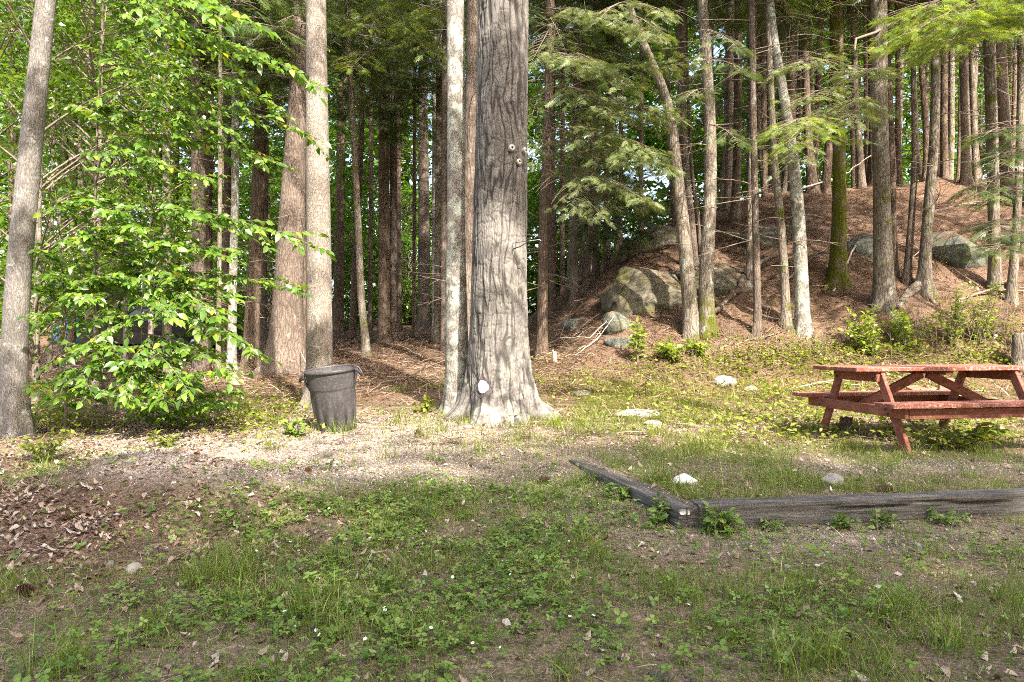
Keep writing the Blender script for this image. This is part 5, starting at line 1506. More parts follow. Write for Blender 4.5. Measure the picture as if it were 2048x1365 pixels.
sapling('beech_sapling', 130, 790, 7.6, (110, 380, 7.6), [
    (0.8, 260, 480, 7.2), (0.6, 290, 560, 7.2), (0.5, 70, 640, 7.0), (0.35, 240, 700, 7.0), (0.25, 70, 790, 6.9), (0.3, 180, 780, 6.9), (0.7, 80, 500, 7.2), (0.45, 320, 640, 7.3), (0.9, 180, 400, 7.2), (0.2, 270, 810, 6.9), (0.55, 190, 600, 7.0)],
    'bushy beech sapling close to the right of the leaning grey maple', dens=1.2, n_side=8, r0=0.016, size=0.09, extra=(11, 60, 330, 380, 820, 6.9, 8.6))

def crown_tree(name, px, py, d, label, cat, zc0, H, R, nc, per, size, mat, seed, r=0.05, group=None, z_base=None):
    b = P(px, py, d); b[2] = float(gh(b[0], b[1]))
    root = thing(name, b, label, cat, group)
    V, Fq = trunk_geo(np.array([-0.3, 0, zc0 + H]), np.array([0, 0, 0.15]), np.zeros(3), np.array([r, r, r * 0.25]), 0.3, 0.2, 5, 10, 0.3, seed)
    mesh_obj('trunk', V, Fq, M['grey_bark'], root)
    gb, gl = broadleaf_crown(seed, H, R, nc, per, size, zc0)
    gb.build('branches', M['twig'], root)
    gl.build('crown', M[mat], root)
    return root
US = 'young broadleaf trees filling the woods behind the beech saplings'
crown_tree('young_maple', 70, 700, 9.6, 'leafy young maple behind the leaning grey maple, nearest the left picture edge', 'tree', 0.6, 6.5, 1.5, 65, 75, 0.085, 'maple_leaf', 301, group=US)
crown_tree('young_maple', 190, 700, 10.5, 'leafy young maple rising above the bushy beech sapling', 'tree', 1.4, 6.5, 1.5, 60, 75, 0.085, 'maple_leaf', 302, group=US)
crown_tree('young_maple', 300, 690, 12.0, 'leafy young maple behind the tall beech sapling, over the car roof', 'tree', 1.9, 7.5, 1.5, 60, 75, 0.085, 'maple_leaf', 303, group=US)
crown_tree('young_maple', -40, 700, 11.0, 'leafy young maple partly cut off by the left picture edge', 'tree', 0.6, 7.5, 2.0, 65, 70, 0.09, 'maple_leaf', 304, group=US)
crown_tree('young_maple', 100, 690, 15.0, 'taller young maple behind the two leafy ones at the left', 'tree', 1.5, 10, 2.2, 100, 70, 0.12, 'far_leaf', 305, group=US)
crown_tree('young_maple', 250, 680, 17.0, 'young maple over the middle of the parked car, deep in the woods', 'tree', 2.2, 10, 2.2, 100, 70, 0.12, 'far_leaf', 306, group=US)
crown_tree('young_maple', 420, 680, 19.0, 'young maple seen between the broad brown trunk and the wide dark one', 'tree', 3.4, 10, 2.0, 85, 70, 0.12, 'far_leaf', 307, group=US)
crown_tree('young_maple', 610, 660, 24.0, 'young maple behind the stout reddish pine, deep in the woods', 'tree', 2.0, 11, 2.3, 90, 70, 0.14, 'far_leaf', 308, group=US)
HS = 'green understory deep in the woods'
for i, (px, d, z0, H, R, lab) in enumerate((
    (712, 29, 0.3, 6.5, 2.2, 'bright green understory tree between the crooked tan trunk and the pale sunlit trunk'), (650, 31, 0.3, 6, 2.2, 'bright green understory tree behind the pale sunlit trunk'),
    (815, 33, 0.3, 6.5, 2.6, 'bright green understory tree behind the trunk with the bright tan foot'), (900, 32, 0.5, 6, 2.6, 'bright green understory tree behind the lichen blotched maple'),
    (760, 36, 0.3, 8, 3.0, 'bright green understory tree farthest back in the middle gap'), (1100, 29, 0.3, 6.5, 2.4, 'bright green understory tree just right of the huge pine, deep in the woods'),
    (1180, 28, 1.0, 6, 2.2, 'bright green understory tree behind the left foot of the hill'), (520, 28, 0.3, 7, 2.4, 'bright green understory tree behind the wide dark trunk'),
    (430, 27, 0.3, 6, 2.4, 'bright green understory tree right of the parked car'), (1020, 34, 0.5, 8, 3.0, 'bright green understory tree hidden mostly by the huge pine'))):
    crown_tree('understory_tree', px, 640, d, lab, 'tree', z0, H, R, 80, 60, 0.18, 'far_leaf', 330 + i, r=0.06, group=HS)
BT = 'broadleaf trees beyond the hill crest'
for i, (px, d, lab) in enumerate(((1420, 27, 'green tree beyond the crest behind the mossy footed trunk'), (1590, 28, 'green tree beyond the crest behind the pale lichen coated trunk'),
        (1730, 29, 'green tree beyond the crest left of the thickest straight trunk'), (1850, 27, 'green tree beyond the crest behind the leaning blue grey footed trunk'), (1960, 29, 'green tree beyond the crest behind the group of three pines'),
        (2080, 27, 'green tree beyond the crest past the right picture edge'))):
    crown_tree('crest_tree', px, 370, d, lab, 'tree', 2.2, 9, 2.6, 60, 55, 0.17, 'far_leaf' if i % 2 else 'maple_leaf', 360 + i, r=0.09, group=BT)

# far woods: one mass that nobody could count
def far_woods():
    gl = Geo()
    rg = np.random.default_rng(17)
    for k in range(2300):
        Y = rg.uniform(31, 56); X = rg.uniform(-1.05, 1.15) * Y
        z = float(gh(X, Y, False)) + rg.uniform(0, 1) ** 1.15 * 24
        leafy_cluster(gl, (X, Y, z), rg.uniform(1.2, 2.6), 110, 0.46, flat=0.6, rg=rg)
    o = gl.build('far_woods', M['far_leaf'])
    tag(o, 'green mass of far woods closing the view between the trunks', 'woods', kind='stuff')
far_woods()

# ------------------------------------------------------------------ trees behind the camera whose crowns shade the near ground
def shade_trees():
    SG = 'tall broadleaf trees shading the near ground'
    src = None
    for i, (x, y, ht) in enumerate(((-6.0, -13.0, 0.0), (-1.2, -12.2, 0.3), (3.4, -13.0, -0.3), (7.8, -12.0, 0.3), (12.2, -12.8, 0.1), (16.6, -12.0, 0.4), (21.2, -13.0, 0.0), (26, -12.4, 0.2))):
        b = np.array([x, y, float(gh(x, y))])
        root = thing('oak_tree', b, 'leafy oak number behind', 'tree', SG, rot=(0, 0, i * 1.1))
        root['label'] = 'tall leafy oak behind the viewer, shading the near ground'
        if src is None:
            gb, gl = Geo(), Geo()
            rg = np.random.default_rng(91)
            for k in range(330):
                u = rg.random(); a = rg.uniform(0, 6.28); r = 3.9 * math.sqrt(rg.random()) * (1 - 0.2 * u ** 3)
                c = np.array([math.cos(a) * r, math.sin(a) * r, 4.5 + 15.4 * u])
                gb.tube(quad_curve([0, 0, max(2.5, c[2] - 0.5 * r)], c, 0.05, 4), 0.03, 0.006, 4)
                leafy_cluster(gl, c, 1.15, 75, 0.27, flat=0.55, rg=rg)
            V, Fq = trunk_geo(np.array([-0.3, 0, 20.5]), np.zeros(3), np.zeros(3), np.array([0.34, 0.30, 0.05]), 0.4, 0.4, 5, 16, 0.3, 5)
            t = mesh_obj('trunk', V, Fq, M['grey_bark'], root)
            b_ = gb.build('branches', M['twig'], root); l_ = gl.build('crown', M['maple_leaf'], root)
            src = (t.data, b_.data, l_.data)
        else:
            share('trunk', src[0], root); share('branches', src[1], root, (0, 0, ht)); share('crown', src[2], root, (0, 0, ht))
shade_trees()

# ------------------------------------------------------------------ ground cover
def scatter(n, dens, xr, yr, seed):
    """world positions kept with a probability given by dens(px, py, X, Y)"""
    rg = np.random.default_rng(seed)
    Y = yr[0] + (yr[1] - yr[0]) * rg.random(n)
    X = rg.uniform(-1, 1, n) * (xr * Y + 0.6)
    keepw = (xr * Y + 0.6) / (xr * yr[1] + 0.6)
    Z = gh(X, Y)
    px, py = to_px(X, Y, Z)
    k = rg.random(n) < dens(px, py, X, Y) * keepw
    return np.stack([X[k], Y[k], Z[k]], -1)

def on_timber(X, Y):
    a = side_right(X, Y); b = front_back(X, Y)
    along = (np.stack([X, Y], -1) - T_NEAR) @ dside
    t1 = (a > -0.02) & (a < 0.16) & (along > -0.03) & (along < 1.8)
    alf = (np.stack([X, Y], -1) - B_NEAR) @ dfr
    t2 = (b > -0.02) & (b < 0.17) & (alf > -0.03)
    return t1 | t2

def clump(X, Y, s, lo, hi, seed):
    return sstep(lo, hi, fbm(X * s, Y * s, 0, 3, seed))

def d_straw(px, py, X, Y):
    g = 1.0 * ell(px, py, 640, 1040, 260, 70) + 0.8 * ell(px, py, 900, 1060, 330, 90) + 0.75 * ell(px, py, 700, 1250, 520, 160) + 0.55 * ell(px, py, 300, 1330, 360, 110)
    g = g + 0.55 * ell(px, py, 1150, 1150, 250, 120) + 0.45 * ell(px, py, 1750, 1260, 420, 110) + 0.25 * ell(px, py, 1500, 1200, 600, 160) + 0.25 * ell(px, py, 120, 920, 130, 50)
    return np.clip(g, 0, 1) * (0.12 + 0.88 * clump(X, Y, 2.6, 0.42, 0.6, 21)) * ~on_timber(X, Y)

def d_grass(px, py, X, Y):
    g = 0.5 * (py > 960) + 0.8 * ell(px, py, 450, 1160, 90, 50) + 0.6 * ell(px, py, 350, 1250, 330, 110) + 0.6 * ell(px, py, 650, 1240, 160, 80) + 0.45 * ell(px, py, 1650, 1290, 500, 100)
    g = g + 0.75 * ell(px, py, 1330, 950, 210, 45) + 0.7 * ell(px, py, 1590, 965, 60, 22) + 0.5 * ell(px, py, 1700, 930, 420, 40) + 0.35 * ell(px, py, 1000, 1100, 420, 120)
    g = g + 0.4 * ell(px, py, 690, 862, 70, 14) + 0.25 * ell(px, py, 1100, 900, 80, 30) + 0.4 * ell(px, py, 85, 915, 90, 45)
    g = g - 0.6 * ell(px, py, 150, 1040, 330, 90) - 0.4 * ell(px, py, 1700, 1085, 430, 40)
    return np.clip(g, 0, 1) * (0.24 + 0.76 * clump(X, Y, 2.4, 0.42, 0.6, 22)) * (1 - 0.75 * m_gravel(X, Y, gh(X, Y, False))) * ~on_timber(X, Y)

def d_grass_sun(px, py, X, Y):
    g = 0.95 * ell(px, py, 1150, 800, 170, 60) + 0.8 * ell(px, py, 1350, 850, 420, 60) + 0.8 * ell(px, py, 1315, 772, 50, 22) + 0.7 * ell(px, py, 1260, 840, 70, 22) + 1.0 * ell(px, py, 1600, 735, 350, 38)
    g = g + 0.7 * ell(px, py, 1750, 880, 420, 40) + 0.5 * ell(px, py, 500, 835, 110, 40) + 0.35 * ell(px, py, 800, 845, 150, 25) + 0.9 * ell(px, py, 1900, 715, 300, 50) + 0.35 * ell(px, py, 1500, 800, 300, 60)
    return np.clip(g, 0, 1) * (1 - 0.85 * ell(px, py, 1220, 712, 200, 38)) * (0.15 + 0.85 * clump(X, Y, 1.6, 0.38, 0.6, 23)) * ~on_timber(X, Y)

def d_litter(px, py, X, Y):
    g = 1.0 * ell(px, py, 160, 1040, 330, 120) + 0.9 * ell(px, py, 280, 815, 260, 40) + 0.6 * ell(px, py, 1350, 790, 280, 50) + 0.5 * ell(px, py, 1600, 820, 300, 60) + 0.10 + 0.35 * ell(px, py, 700, 1120, 200, 40)
    return np.clip(g, 0, 1) * (1 - 0.75 * m_gravel(X, Y, gh(X, Y, False)) * (px > 430)) * (0.25 + 0.75 * clump(X, Y, 2.0, 0.38, 0.58, 24)) * ~on_timber(X, Y)

def blades(name, pos, hgt, width, mat, label, seed, lean=0.55, per=1, spread=0.0, kind='grass'):
    rg = np.random.default_rng(seed)
    if per > 1:
        pos = np.repeat(pos, per, 0)
        pos = pos + np.stack([rg.normal(0, spread, len(pos)), rg.normal(0, spread, len(pos)), np.zeros(len(pos))], -1)
        pos[:, 2] = gh(pos[:, 0], pos[:, 1])
    n = len(pos)
    u = np.array([0, 0.35, 0.7, 1.0]); w = np.array([1.0, 0.85, 0.55, 0.05])
    h = hgt * rg.uniform(0.35, 1.25, n)
    a = rg.uniform(0, 2 * np.pi, n); ld = np.stack([np.cos(a), np.sin(a), 0 * a], -1); b = rg.uniform(0, 2 * np.pi, n)
    wd = np.stack([np.cos(b), np.sin(b), 0 * b], -1)
    ln = rg.uniform(0.1, 1.0, n) * lean * 1.6
    C = pos[:, None] + np.array([0, 0, 1.0]) * (h[:, None] * u)[..., None] * (1 - 0.3 * ln[:, None, None] * u[None, :, None]) + ld[:, None] * (h[:, None] * ln[:, None] * u ** 2)[..., None]
    W = (width * rg.uniform(0.6, 1.3, n))[:, None, None] * w[None, :, None] * wd[:, None] * 0.5
    V = np.stack([C - W, C + W], 2).reshape(n, 8, 3)
    V[:, :2, 2] -= 0.01
    tf = np.array([[0, 1, 3, 2], [2, 3, 5, 4], [4, 5, 7, 6]])
    Fq = (tf[None] + (np.arange(n) * 8)[:, None, None]).reshape(-1, 4)
    r = np.repeat(np.clip(rg.normal(0.45, 0.27, n), 0, 1), 8)
    o = mesh_obj(name, V.reshape(-1, 3), Fq, M[mat], rnd=r)
    return tag(o, label, kind, kind='stuff')

def ground_cover():
    rg = np.random.default_rng(5)
    near = (2.1, 6.6)
    p = scatter(420000, d_grass, 0.80, near, 31)
    blades('grass', p, 0.05, 0.003, 'grass', 'thin short green grass growing through the shaded foreground', 1, per=1)
    p = scatter(900, lambda *a: d_grass(*a) * 1.2, 0.8, near, 32)
    blades('grass', p, 0.13, 0.004, 'grass', 'taller green grass tufts dotted over the shaded foreground', 2, per=34, spread=0.045)
    p = scatter(250000, d_grass_sun, 0.86, (6.0, 14.0), 33)
    blades('grass', p, 0.085, 0.006, 'weed', 'yellow green grass in the sunlit clearing around the picnic table', 3, lean=0.7)
    p = scatter(900, d_grass_sun, 0.86, (6.0, 12.5), 34)
    blades('grass', p, 0.15, 0.006, 'weed', 'sunlit grass tufts around the picnic table and the huge pine', 4, per=40, spread=0.07)
    # a few hand placed tufts: at the can, by the rocks, on the terrace
    T = []
    for px, py, k in ((640, 862, 26), (670, 868, 40), (700, 862, 34), (690, 868, 30), (1310, 778, 50), (1260, 846, 50), (870, 925, 30), (775, 918, 30), (1590, 972, 60), (1440, 975, 30), (1320, 965, 70), (1350, 985, 40), (460, 1165, 90), (430, 1145, 60), (490, 1140, 60),
                      (110, 1350, 60), (150, 1340, 60), (390, 1175, 70), (640, 1255, 60), (600, 1230, 60), (505, 830, 60), (540, 850, 40), (1000, 800, 12), (760, 830, 25), (800, 835, 25), (1650, 1330, 80), (1580, 1340, 60), (1900, 1300, 50)):
        q = ground_at(px, py); T.append(np.repeat(q[None], k, 0) + np.c_[rg.normal(0, 0.05, (k, 2)), np.zeros(k)])
    T = np.concatenate(T); T[:, 2] = gh(T[:, 0], T[:, 1])
    blades('grass', T, 0.19, 0.005, 'grass', 'scattered long bladed grass tufts, some against the foot of the trash can', 6, lean=0.5)
    # strawberry leaves
    p = scatter(75000, d_straw, 0.80, near, 41)
    n = len(p); h = rg.uniform(0.01, 0.06, n)
    g = Geo()
    D = rg.normal(0, 1, (n, 3)); D[:, 2] *= 0.25
    U = rg.normal(0, 0.33, (n, 3)); U[:, 2] += 1
    g.inst(*TRI, frames(D, U), p + np.c_[np.zeros((n, 2)), h], rg.gamma(6, 0.0024, n) + 0.005, rnd=np.clip(rg.normal(0.5, 0.28, n), 0, 1))
    tag(g.build('ground_cover', M['strawberry']), 'low green strawberry leaves covering the shaded foreground', 'ground cover', kind='stuff')
    # weeds: small broad leaves in the sunlit back right and along timbers
    p = scatter(200000, lambda px, py, X, Y: np.clip(1.1 * ell(px, py, 1650, 728, 330, 34) + 1.0 * ell(px, py, 1950, 705, 260, 50) + 0.25 * ell(px, py, 1480, 800, 320, 60) + 0.22 * ell(px, py, 1780, 860, 350, 30) + 0.3 * ell(px, py, 500, 840, 120, 40) + 0.4 * ell(px, py, 100, 850, 120, 40), 0, 1)
                * (0.3 + 0.7 * clump(X, Y, 1.3, 0.4, 0.58, 26)) * (1 - 0.8 * ell(px, py, 1220, 712, 200, 38)), 0.86, (6.2, 13.5), 42)
    n = len(p); g = Geo()
    D = rg.normal(0, 1, (n, 3)); D[:, 2] = D[:, 2] * 0.3 + 0.2; U = rg.normal(0, 0.45, (n, 3)); U[:, 2] += 1
    hh = rg.uniform(0.01, 0.22, n) * (0.4 + 0.6 * vnoise(p[:, 0] * 1.2, p[:, 1] * 1.2, 0, 9))
    g.inst(*SLEAF, frames(D, U), p + np.c_[np.zeros((n, 2)), hh], rg.uniform(0.03, 0.085, n))
    tag(g.build('weeds', M['weed']), 'bright sunlit weeds along the foot of the hill and round the table', 'weeds', kind='stuff')
    # dead leaves
    p1 = scatter(130000, d_litter, 0.80, (2.1, 9.0), 43); n = len(p1); g = Geo()
    p2 = scatter(16000, lambda px, py, X, Y: 0.3 * clump(X, Y, 1.1, 0.4, 0.6, 28), 0.9, (8.5, 22), 44)
    for q, s0, s1 in ((p1, 0.014, 0.06), (p2, 0.05, 0.11)):
        n = len(q)
        D = rg.normal(0, 1, (n, 3)); D[:, 2] *= 0.16; U = rg.normal(0, 0.28, (n, 3)); U[:, 2] += rg.choice([-1, 1], n, p=[0.4, 0.6])
        V, Fq = leaf_template(0.55, rg.uniform(0.1, 0.3), 0.5)
        g.inst(V, Fq, frames(D, U), q + np.c_[np.zeros((n, 2)), rg.uniform(0.004, 0.022, n)], rg.uniform(s0, s1, n))
    tag(g.build('fallen_leaves', M['dead_leaf']), 'brown dry leaves lying over the ground, thickest at the left', 'leaf litter', kind='stuff')
    # needle litter
    def needles(n0, dens, xr, yr, seed, L, w, lab):
        q = scatter(n0, dens, xr, yr, seed); n = len(q); g = Geo()
        V = np.array([[-0.5, 0, 0], [0.5, 0, 0], [0.5, 0.5, 0.06], [-0.5, 0.5, 0.06], [0.3, 1, 0], [-0.3, 1, 0]]) * [w / L, 1, 1]
        Fq = np.array([[0, 1, 2, 3], [3, 2, 4, 5]])
        D = rg.normal(0, 1, (n, 3)); D[:, 2] *= 0.16; U = rg.normal(0, 0.3, (n, 3)); U[:, 2] += 1
        g.inst(V, Fq, frames(D, U), q + np.c_[np.zeros((n, 2)), rg.uniform(0.002, 0.014 + L * 0.1, n)], L * rg.uniform(0.5, 1.3, n))
        tag(g.build('pine_needles', M['needle']), lab, 'pine needles', kind='stuff')
    needles(110000, lambda px, py, X, Y: (0.25 + 0.75 * ell(px, py, 200, 1080, 420, 130)) * (0.3 + 0.7 * clump(X, Y, 2.2, 0.4, 0.6, 29)) * ~on_timber(X, Y), 0.80, (2.1, 6.6), 45, 0.075, 0.0022, 'fine brown pine needles over the shaded foreground')
    needles(300000, lambda px, py, X, Y: (0.35 + 0.65 * sstep(9, 11, Y)) * (0.4 + 0.6 * clump(X, Y, 1.2, 0.4, 0.6, 30)), 0.86, (6.6, 24), 46, 0.24, 0.009, 'reddish brown needle litter over the forest floor and the hill')
    # gravel
    q = scatter(260000, lambda px, py, X, Y: np.clip(m_gravel(X, Y, gh(X, Y, False)), 0, 1) * 0.9 + 0.02, 0.80, (2.3, 9.0), 47); n = len(q)
    V = np.array([[1, 0, 0], [-1, 0, 0], [0, 1, 0], [0, -1, 0], [0, 0, .8], [0, 0, -.8]]) * [0.6, 0.45, 0.4]
    Fq = np.array([[0, 2, 4], [2, 1, 4], [1, 3, 4], [3, 0, 4], [2, 0, 5], [1, 2, 5], [3, 1, 5], [0, 3, 5]])
    g = Geo(); g.inst(V, Fq, frames(rg.normal(0, 1, (n, 3)), rg.normal(0, 1, (n, 3))), q + [0, 0, 0.003], rg.gamma(3, 0.0027, n) + 0.004)
    tag(g.build('gravel', M['gravel'], smooth=False), 'pale crushed gravel strewn across the middle of the clearing', 'gravel', kind='stuff')
ground_cover()

def twig_litter():
    rg = np.random.default_rng(55)
    q = scatter(9000, lambda px, py, X, Y: (0.25 + 0.75 * sstep(8.5, 11, Y)) * (0.3 + 0.7 * clump(X, Y, 0.9, 0.4, 0.6, 33)), 0.86, (3.0, 24), 56)
    g = Geo()
    for p in q:
        L = rg.uniform(0.06, 0.16) * (1 + 2.2 * min(1, max(0, (p[1] - 5) / 8))); a = rg.uniform(0, 6.28)
        e = p + np.array([math.cos(a) * L, math.sin(a) * L, 0]); e[2] = float(gh(e[0], e[1])) + rg.uniform(0, 0.12) * L
        c = quad_curve(p + [0, 0, 0.006], e + [0, 0, 0.006], rg.uniform(0, 0.1), 4, rg.uniform(-.1, .1))
        g.tube(c, 0.0018 + L * 0.008, 0.001 + L * 0.003, 3, rg.random())
    tag(g.build('twig_litter', M['dead_twig']), 'small dead twigs strewn over the forest floor and the hill', 'twigs', kind='stuff')
twig_litter()

# white strawberry blossoms, each a thing
def blossoms():
    g = Geo()
    V, Fq = [], []
    for k in range(5):
        a = 2 * math.pi * k / 5; c, s = math.cos(a), math.sin(a)
        R = np.array([[c, -s, 0], [s, c, 0], [0, 0, 1]])
        pv = np.array([[0, 0.1, 0], [-0.42, 0.55, .1], [-0.25, 0.95, .05], [0.25, 0.95, .05], [0.42, 0.55, .1]]) @ R.T
        V.append(pv); Fq.append([k * 5 + i for i in range(5)])
    V = np.concatenate(V) * 0.0105
    n0 = len(V); th = np.linspace(0, 2 * np.pi, 6, endpoint=False)
    C = np.c_[np.cos(th) * 0.0035, np.sin(th) * 0.0035, np.full(6, 0.0015)]
    V = np.vstack([V, C, [[0, 0, 0.004]], [[0.0007, 0, 0], [-0.0007, 0, 0], [0.0007, 0, -0.06], [-0.0007, 0, -0.06]]])
    F5 = np.array(Fq); F3 = np.array([[n0 + k, n0 + (k + 1) % 6, n0 + 6] for k in range(6)]); F4 = np.array([[n0 + 7, n0 + 8, n0 + 10, n0 + 9]])
    idx = [0] * 5 + [1] * 6 + [2]
    src = mesh_obj('strawberry_flower', V, [F5, F3, F4], None, mats=[M['petal'], M['yellow'], M['grass']], midx=idx, smooth=False)
    rg = np.random.default_rng(77)
    pts = [(1138, 1112), (1140, 1270), (1215, 1115), (1304, 1118), (1136, 1234), (632, 1292), (638, 1306), (730, 1320), (862, 1299), (962, 1187), (905, 1185), (770, 1248), (1005, 1155), (930, 1042), (658, 1038), (615, 1052), (700, 1232),
           (768, 1245), (852, 1090), (545, 1100), (590, 1010), (730, 1010), (1000, 1330), (945, 1330), (258, 1248), (342, 1250), (1012, 1150), (580, 1115), (1070, 1250), (1020, 1185)]
    while len(pts) < 42:
        px, py = rg.uniform(380, 1400), rg.uniform(1000, 1350)
        if rg.random() < d_straw(np.array([px]), np.array([py]), np.array([0.2]), np.array([3.0]))[0] * 2.5: pts.append((px, py))
    for i, (px, py) in enumerate(pts):
        o = src if i == 0 else src.copy()
        if i: COL.objects.link(o)
        p = ground_at(px, py)
        o.location = (float(p[0]), float(p[1]), float(p[2]) + rg.uniform(0.055, 0.085))
        o.rotation_euler = (rg.uniform(0.0, 0.7), rg.uniform(-0.4, 0.4), rg.uniform(0, 6.28)); s = rg.uniform(0.5, 0.9); o.scale = (s, s, s)
        tag(o, 'tiny white five petalled flower among the strawberry leaves', 'flower', 'white strawberry flowers in the foreground')
blossoms()

# fallen sticks, roots and twigs, each a thing
def stick(name, pts, r0, r1, mat, label, cat='stick', group=None, fork=0, lift=0.5, seed=0):
    """pts: photo points laid on the ground; an optional third value lifts them in metres"""
    W = []
    for q in pts:
        p = ground_at(q[0], q[1]) if len(q) < 4 else P(q[0], q[1], q[3])
        p[2] += r0 * lift + (q[2] if len(q) > 2 else 0); W.append(p)
    W = np.array(W); u = np.linspace(0, 1, len(W)); uu = np.linspace(0, 1, 4 * len(W))
    C = np.stack([np.interp(uu, u, W[:, i]) for i in range(3)], -1)
    rg = np.random.default_rng(seed + 400)
    C[1:-1] += rg.normal(0, r0 * 0.6, C[1:-1].shape)
    g = Geo(); g.tube(C, r0, r1, 7, cap=True)
    L = np.linalg.norm(C[-1] - C[0])
    for _ in range(fork):
        i = rg.integers(len(C) // 3, len(C)); e = C[i] + norm(C[-1] - C[0]) * L * 0.2 + rg.normal(0, 0.14, 3) * L; e[2] = max(e[2], C[i][2] + 0.01 * L)
        g.tube(quad_curve(C[i], e, 0.05, 5), r1 * 1.2, r1 * 0.4, 5)
    tag(g.build(name, M[mat], loc=C[0]), label, cat, group)
FB = 'fallen branches and sticks'
stick('fallen_stick', [(-5, 1344), (45, 1330), (104, 1307)], 0.008, 0.004, 'twig', 'grey stick lying in the bottom corner among grass', group=FB, seed=1)
stick('fallen_twig', [(0, 858), (60, 846, .06), (110, 815, .18), (150, 790, .28)], 0.011, 0.004, 'twig', 'curved grey twig leaning across the foot of the leaning grey maple', group=FB, fork=3, seed=2)
stick('fallen_twig', [(0, 884), (20, 872, .03), (60, 880)], 0.008, 0.004, 'twig', 'short grey twig in front of the foot of the leaning grey maple', group=FB, seed=3)
stick('fallen_branch', [(1058, 705), (1120, 690, .12), (1180, 692, .15), (1215, 672, .28)], 0.018, 0.006, 'pale_twig', 'bleached forked branch lying at the left foot of the hill', group=FB, fork=8, seed=4)
stick('fallen_branch', [(1150, 712), (1190, 695, .1), (1228, 672, .35)], 0.013, 0.005, 'pale_twig', 'bleached branch leaning on the angular grey boulder', group=FB, fork=4, seed=5)
stick('fallen_branch', [(770, 687), (800, 695, .02), (845, 715)], 0.02, 0.012, 'pale_twig', 'pale curved stick on the open forest floor by the dark straight trunk', group=FB, seed=6)
stick('fallen_branch', [(700, 775), (800, 762), (890, 756)], 0.016, 0.01, 'dead_twig', 'thin branch lying on needles left of the lichen blotched maple', group=FB, fork=3, seed=7)
stick('fallen_branch', [(1580, 778), (1640, 774, .04), (1720, 772)], 0.016, 0.007, 'pale_twig', 'grey branch on the grass behind the far bench end', group=FB, fork=3, seed=8)
stick('fallen_branch', [(1667, 585), (1690, 550, .15), (1712, 520, .3)], 0.026, 0.016, 'pale_twig', 'pale branch propped against the mossy trunk on the slope', group=FB, seed=9)
stick('fallen_branch', [(1560, 575), (1600, 545, .1), (1655, 515, .2)], 0.02, 0.01, 'dead_twig', 'thin dead branch lying up the slope between the pale trunk and the mossy trunk', group=FB, fork=4, seed=10)
stick('fallen_branch', [(1862, 430), (1930, 415, .08), (1985, 402)], 0.035, 0.02, 'dead_twig', 'long pale branch lying across the upper slope behind the leaning trunk', group=FB, fork=4, seed=11)
stick('fallen_branch', [(1600, 395, .2), (1680, 378, .5), (1742, 360, .9)], 0.025, 0.012, 'pale_twig', 'long thin pole slanting up toward the thickest straight trunk on the crest', group=FB, seed=12)
stick('fallen_log', [(1400, 640), (1440, 620), (1475, 590, .1), (1495, 560, .2)], 0.055, 0.075, 'hemlock_bark', 'dark curved root like log running down from the crooked thin grey trunk', 'log', group=FB, fork=2, seed=13)
stick('fallen_branch', [(1440, 700), (1500, 682), (1560, 668)], 0.02, 0.01, 'dead_twig', 'grey branch lying in the brush at the feet of the slim trunks', group=FB, fork=5, seed=14)
stick('fallen_branch', [(1780, 565), (1815, 540, .1), (1840, 520, .2)], 0.022, 0.012, 'dead_twig', 'thin branch leaning beside the trunk with the blue grey foot', group=FB, fork=3, seed=15)
stick('fallen_branch', [(1915, 605), (1980, 592, .1), (2050, 585)], 0.03, 0.015, 'dead_twig', 'brown branch lying behind the leafy shrub near the looped root', group=FB, fork=4, seed=16)
stick('fallen_branch', [(1250, 500), (1310, 482, .1), (1370, 470, .1)], 0.03, 0.015, 'dead_twig', 'dead branch along the upper mossy ledge', group=FB, fork=6, seed=17)
stick('fallen_branch', [(360, 745, .0), (385, 705, .4)], 0.03, 0.02, 'cut_wood', 'short tan stick leaning by the broad brown trunk at the tail of the car', group=FB, seed=18)
stick('fallen_twig', [(730, 1137), (745, 1118, .03), (780, 1108, .02), (790, 1118)], 0.0035, 0.002, 'pale_twig', 'thin curly straw coloured stem lying among the strawberry leaves', group=FB, seed=19)
stick('fallen_twig', [(620, 790, .02), (622, 770, .2), (600, 745, .42)], 0.012, 0.006, 'pale_twig', 'pale broken twig standing left of the trash can', group=FB, seed=20)
def roots(key, rows, mat):
    T = TREE[key]
    for pts, r0, r1 in rows:
        W = []
        for q in pts:
            p = ground_at(q[0], q[1]); p[2] += (q[2] if len(q) > 2 else 0); W.append(p - T['base'])
        W = np.array(W); uu = np.linspace(0, 1, 14); u = np.linspace(0, 1, len(W))
        C = np.stack([np.interp(uu, u, W[:, i]) for i in range(3)], -1)
        g = Geo(); g.tube(C, r0, r1, 8, cap=True); g.build('root', M[mat], T['root'])
roots('r12', [([(1846, 575, .1), (1820, 585, .05), (1800, 605)], 0.09, 0.04), ([(1840, 580, .05), (1810, 600, .03), (1795, 618)], 0.06, 0.03), ([(1855, 590), (1870, 610)], 0.07, 0.03)], 'grey_bark')
roots('r16', [([(1992, 575, .15), (2004, 592, .08), (2016, 590, .05), (2020, 570, .1)], 0.05, 0.04)], 'grey_bark')
roots('r4', [([(1672, 565, .1), (1655, 575, .02), (1645, 585)], 0.09, 0.04), ([(1682, 565, .1), (1700, 572)], 0.08, 0.04)], 'mossy_bark')
roots('l4', [([(1420, 660, .1), (1440, 668, .0)], 0.07, 0.03), ([(1425, 600, .1), (1436, 625, 0.05)], 0.05, 0.03)], 'mossy_base_bark')
roots('big', [([(1060, 815, .05), (1095, 828, .02), (1118, 838)], 0.12, 0.05), ([(915, 810, .05), (903, 828, .0)], 0.07, 0.04)], 'pine_bark')

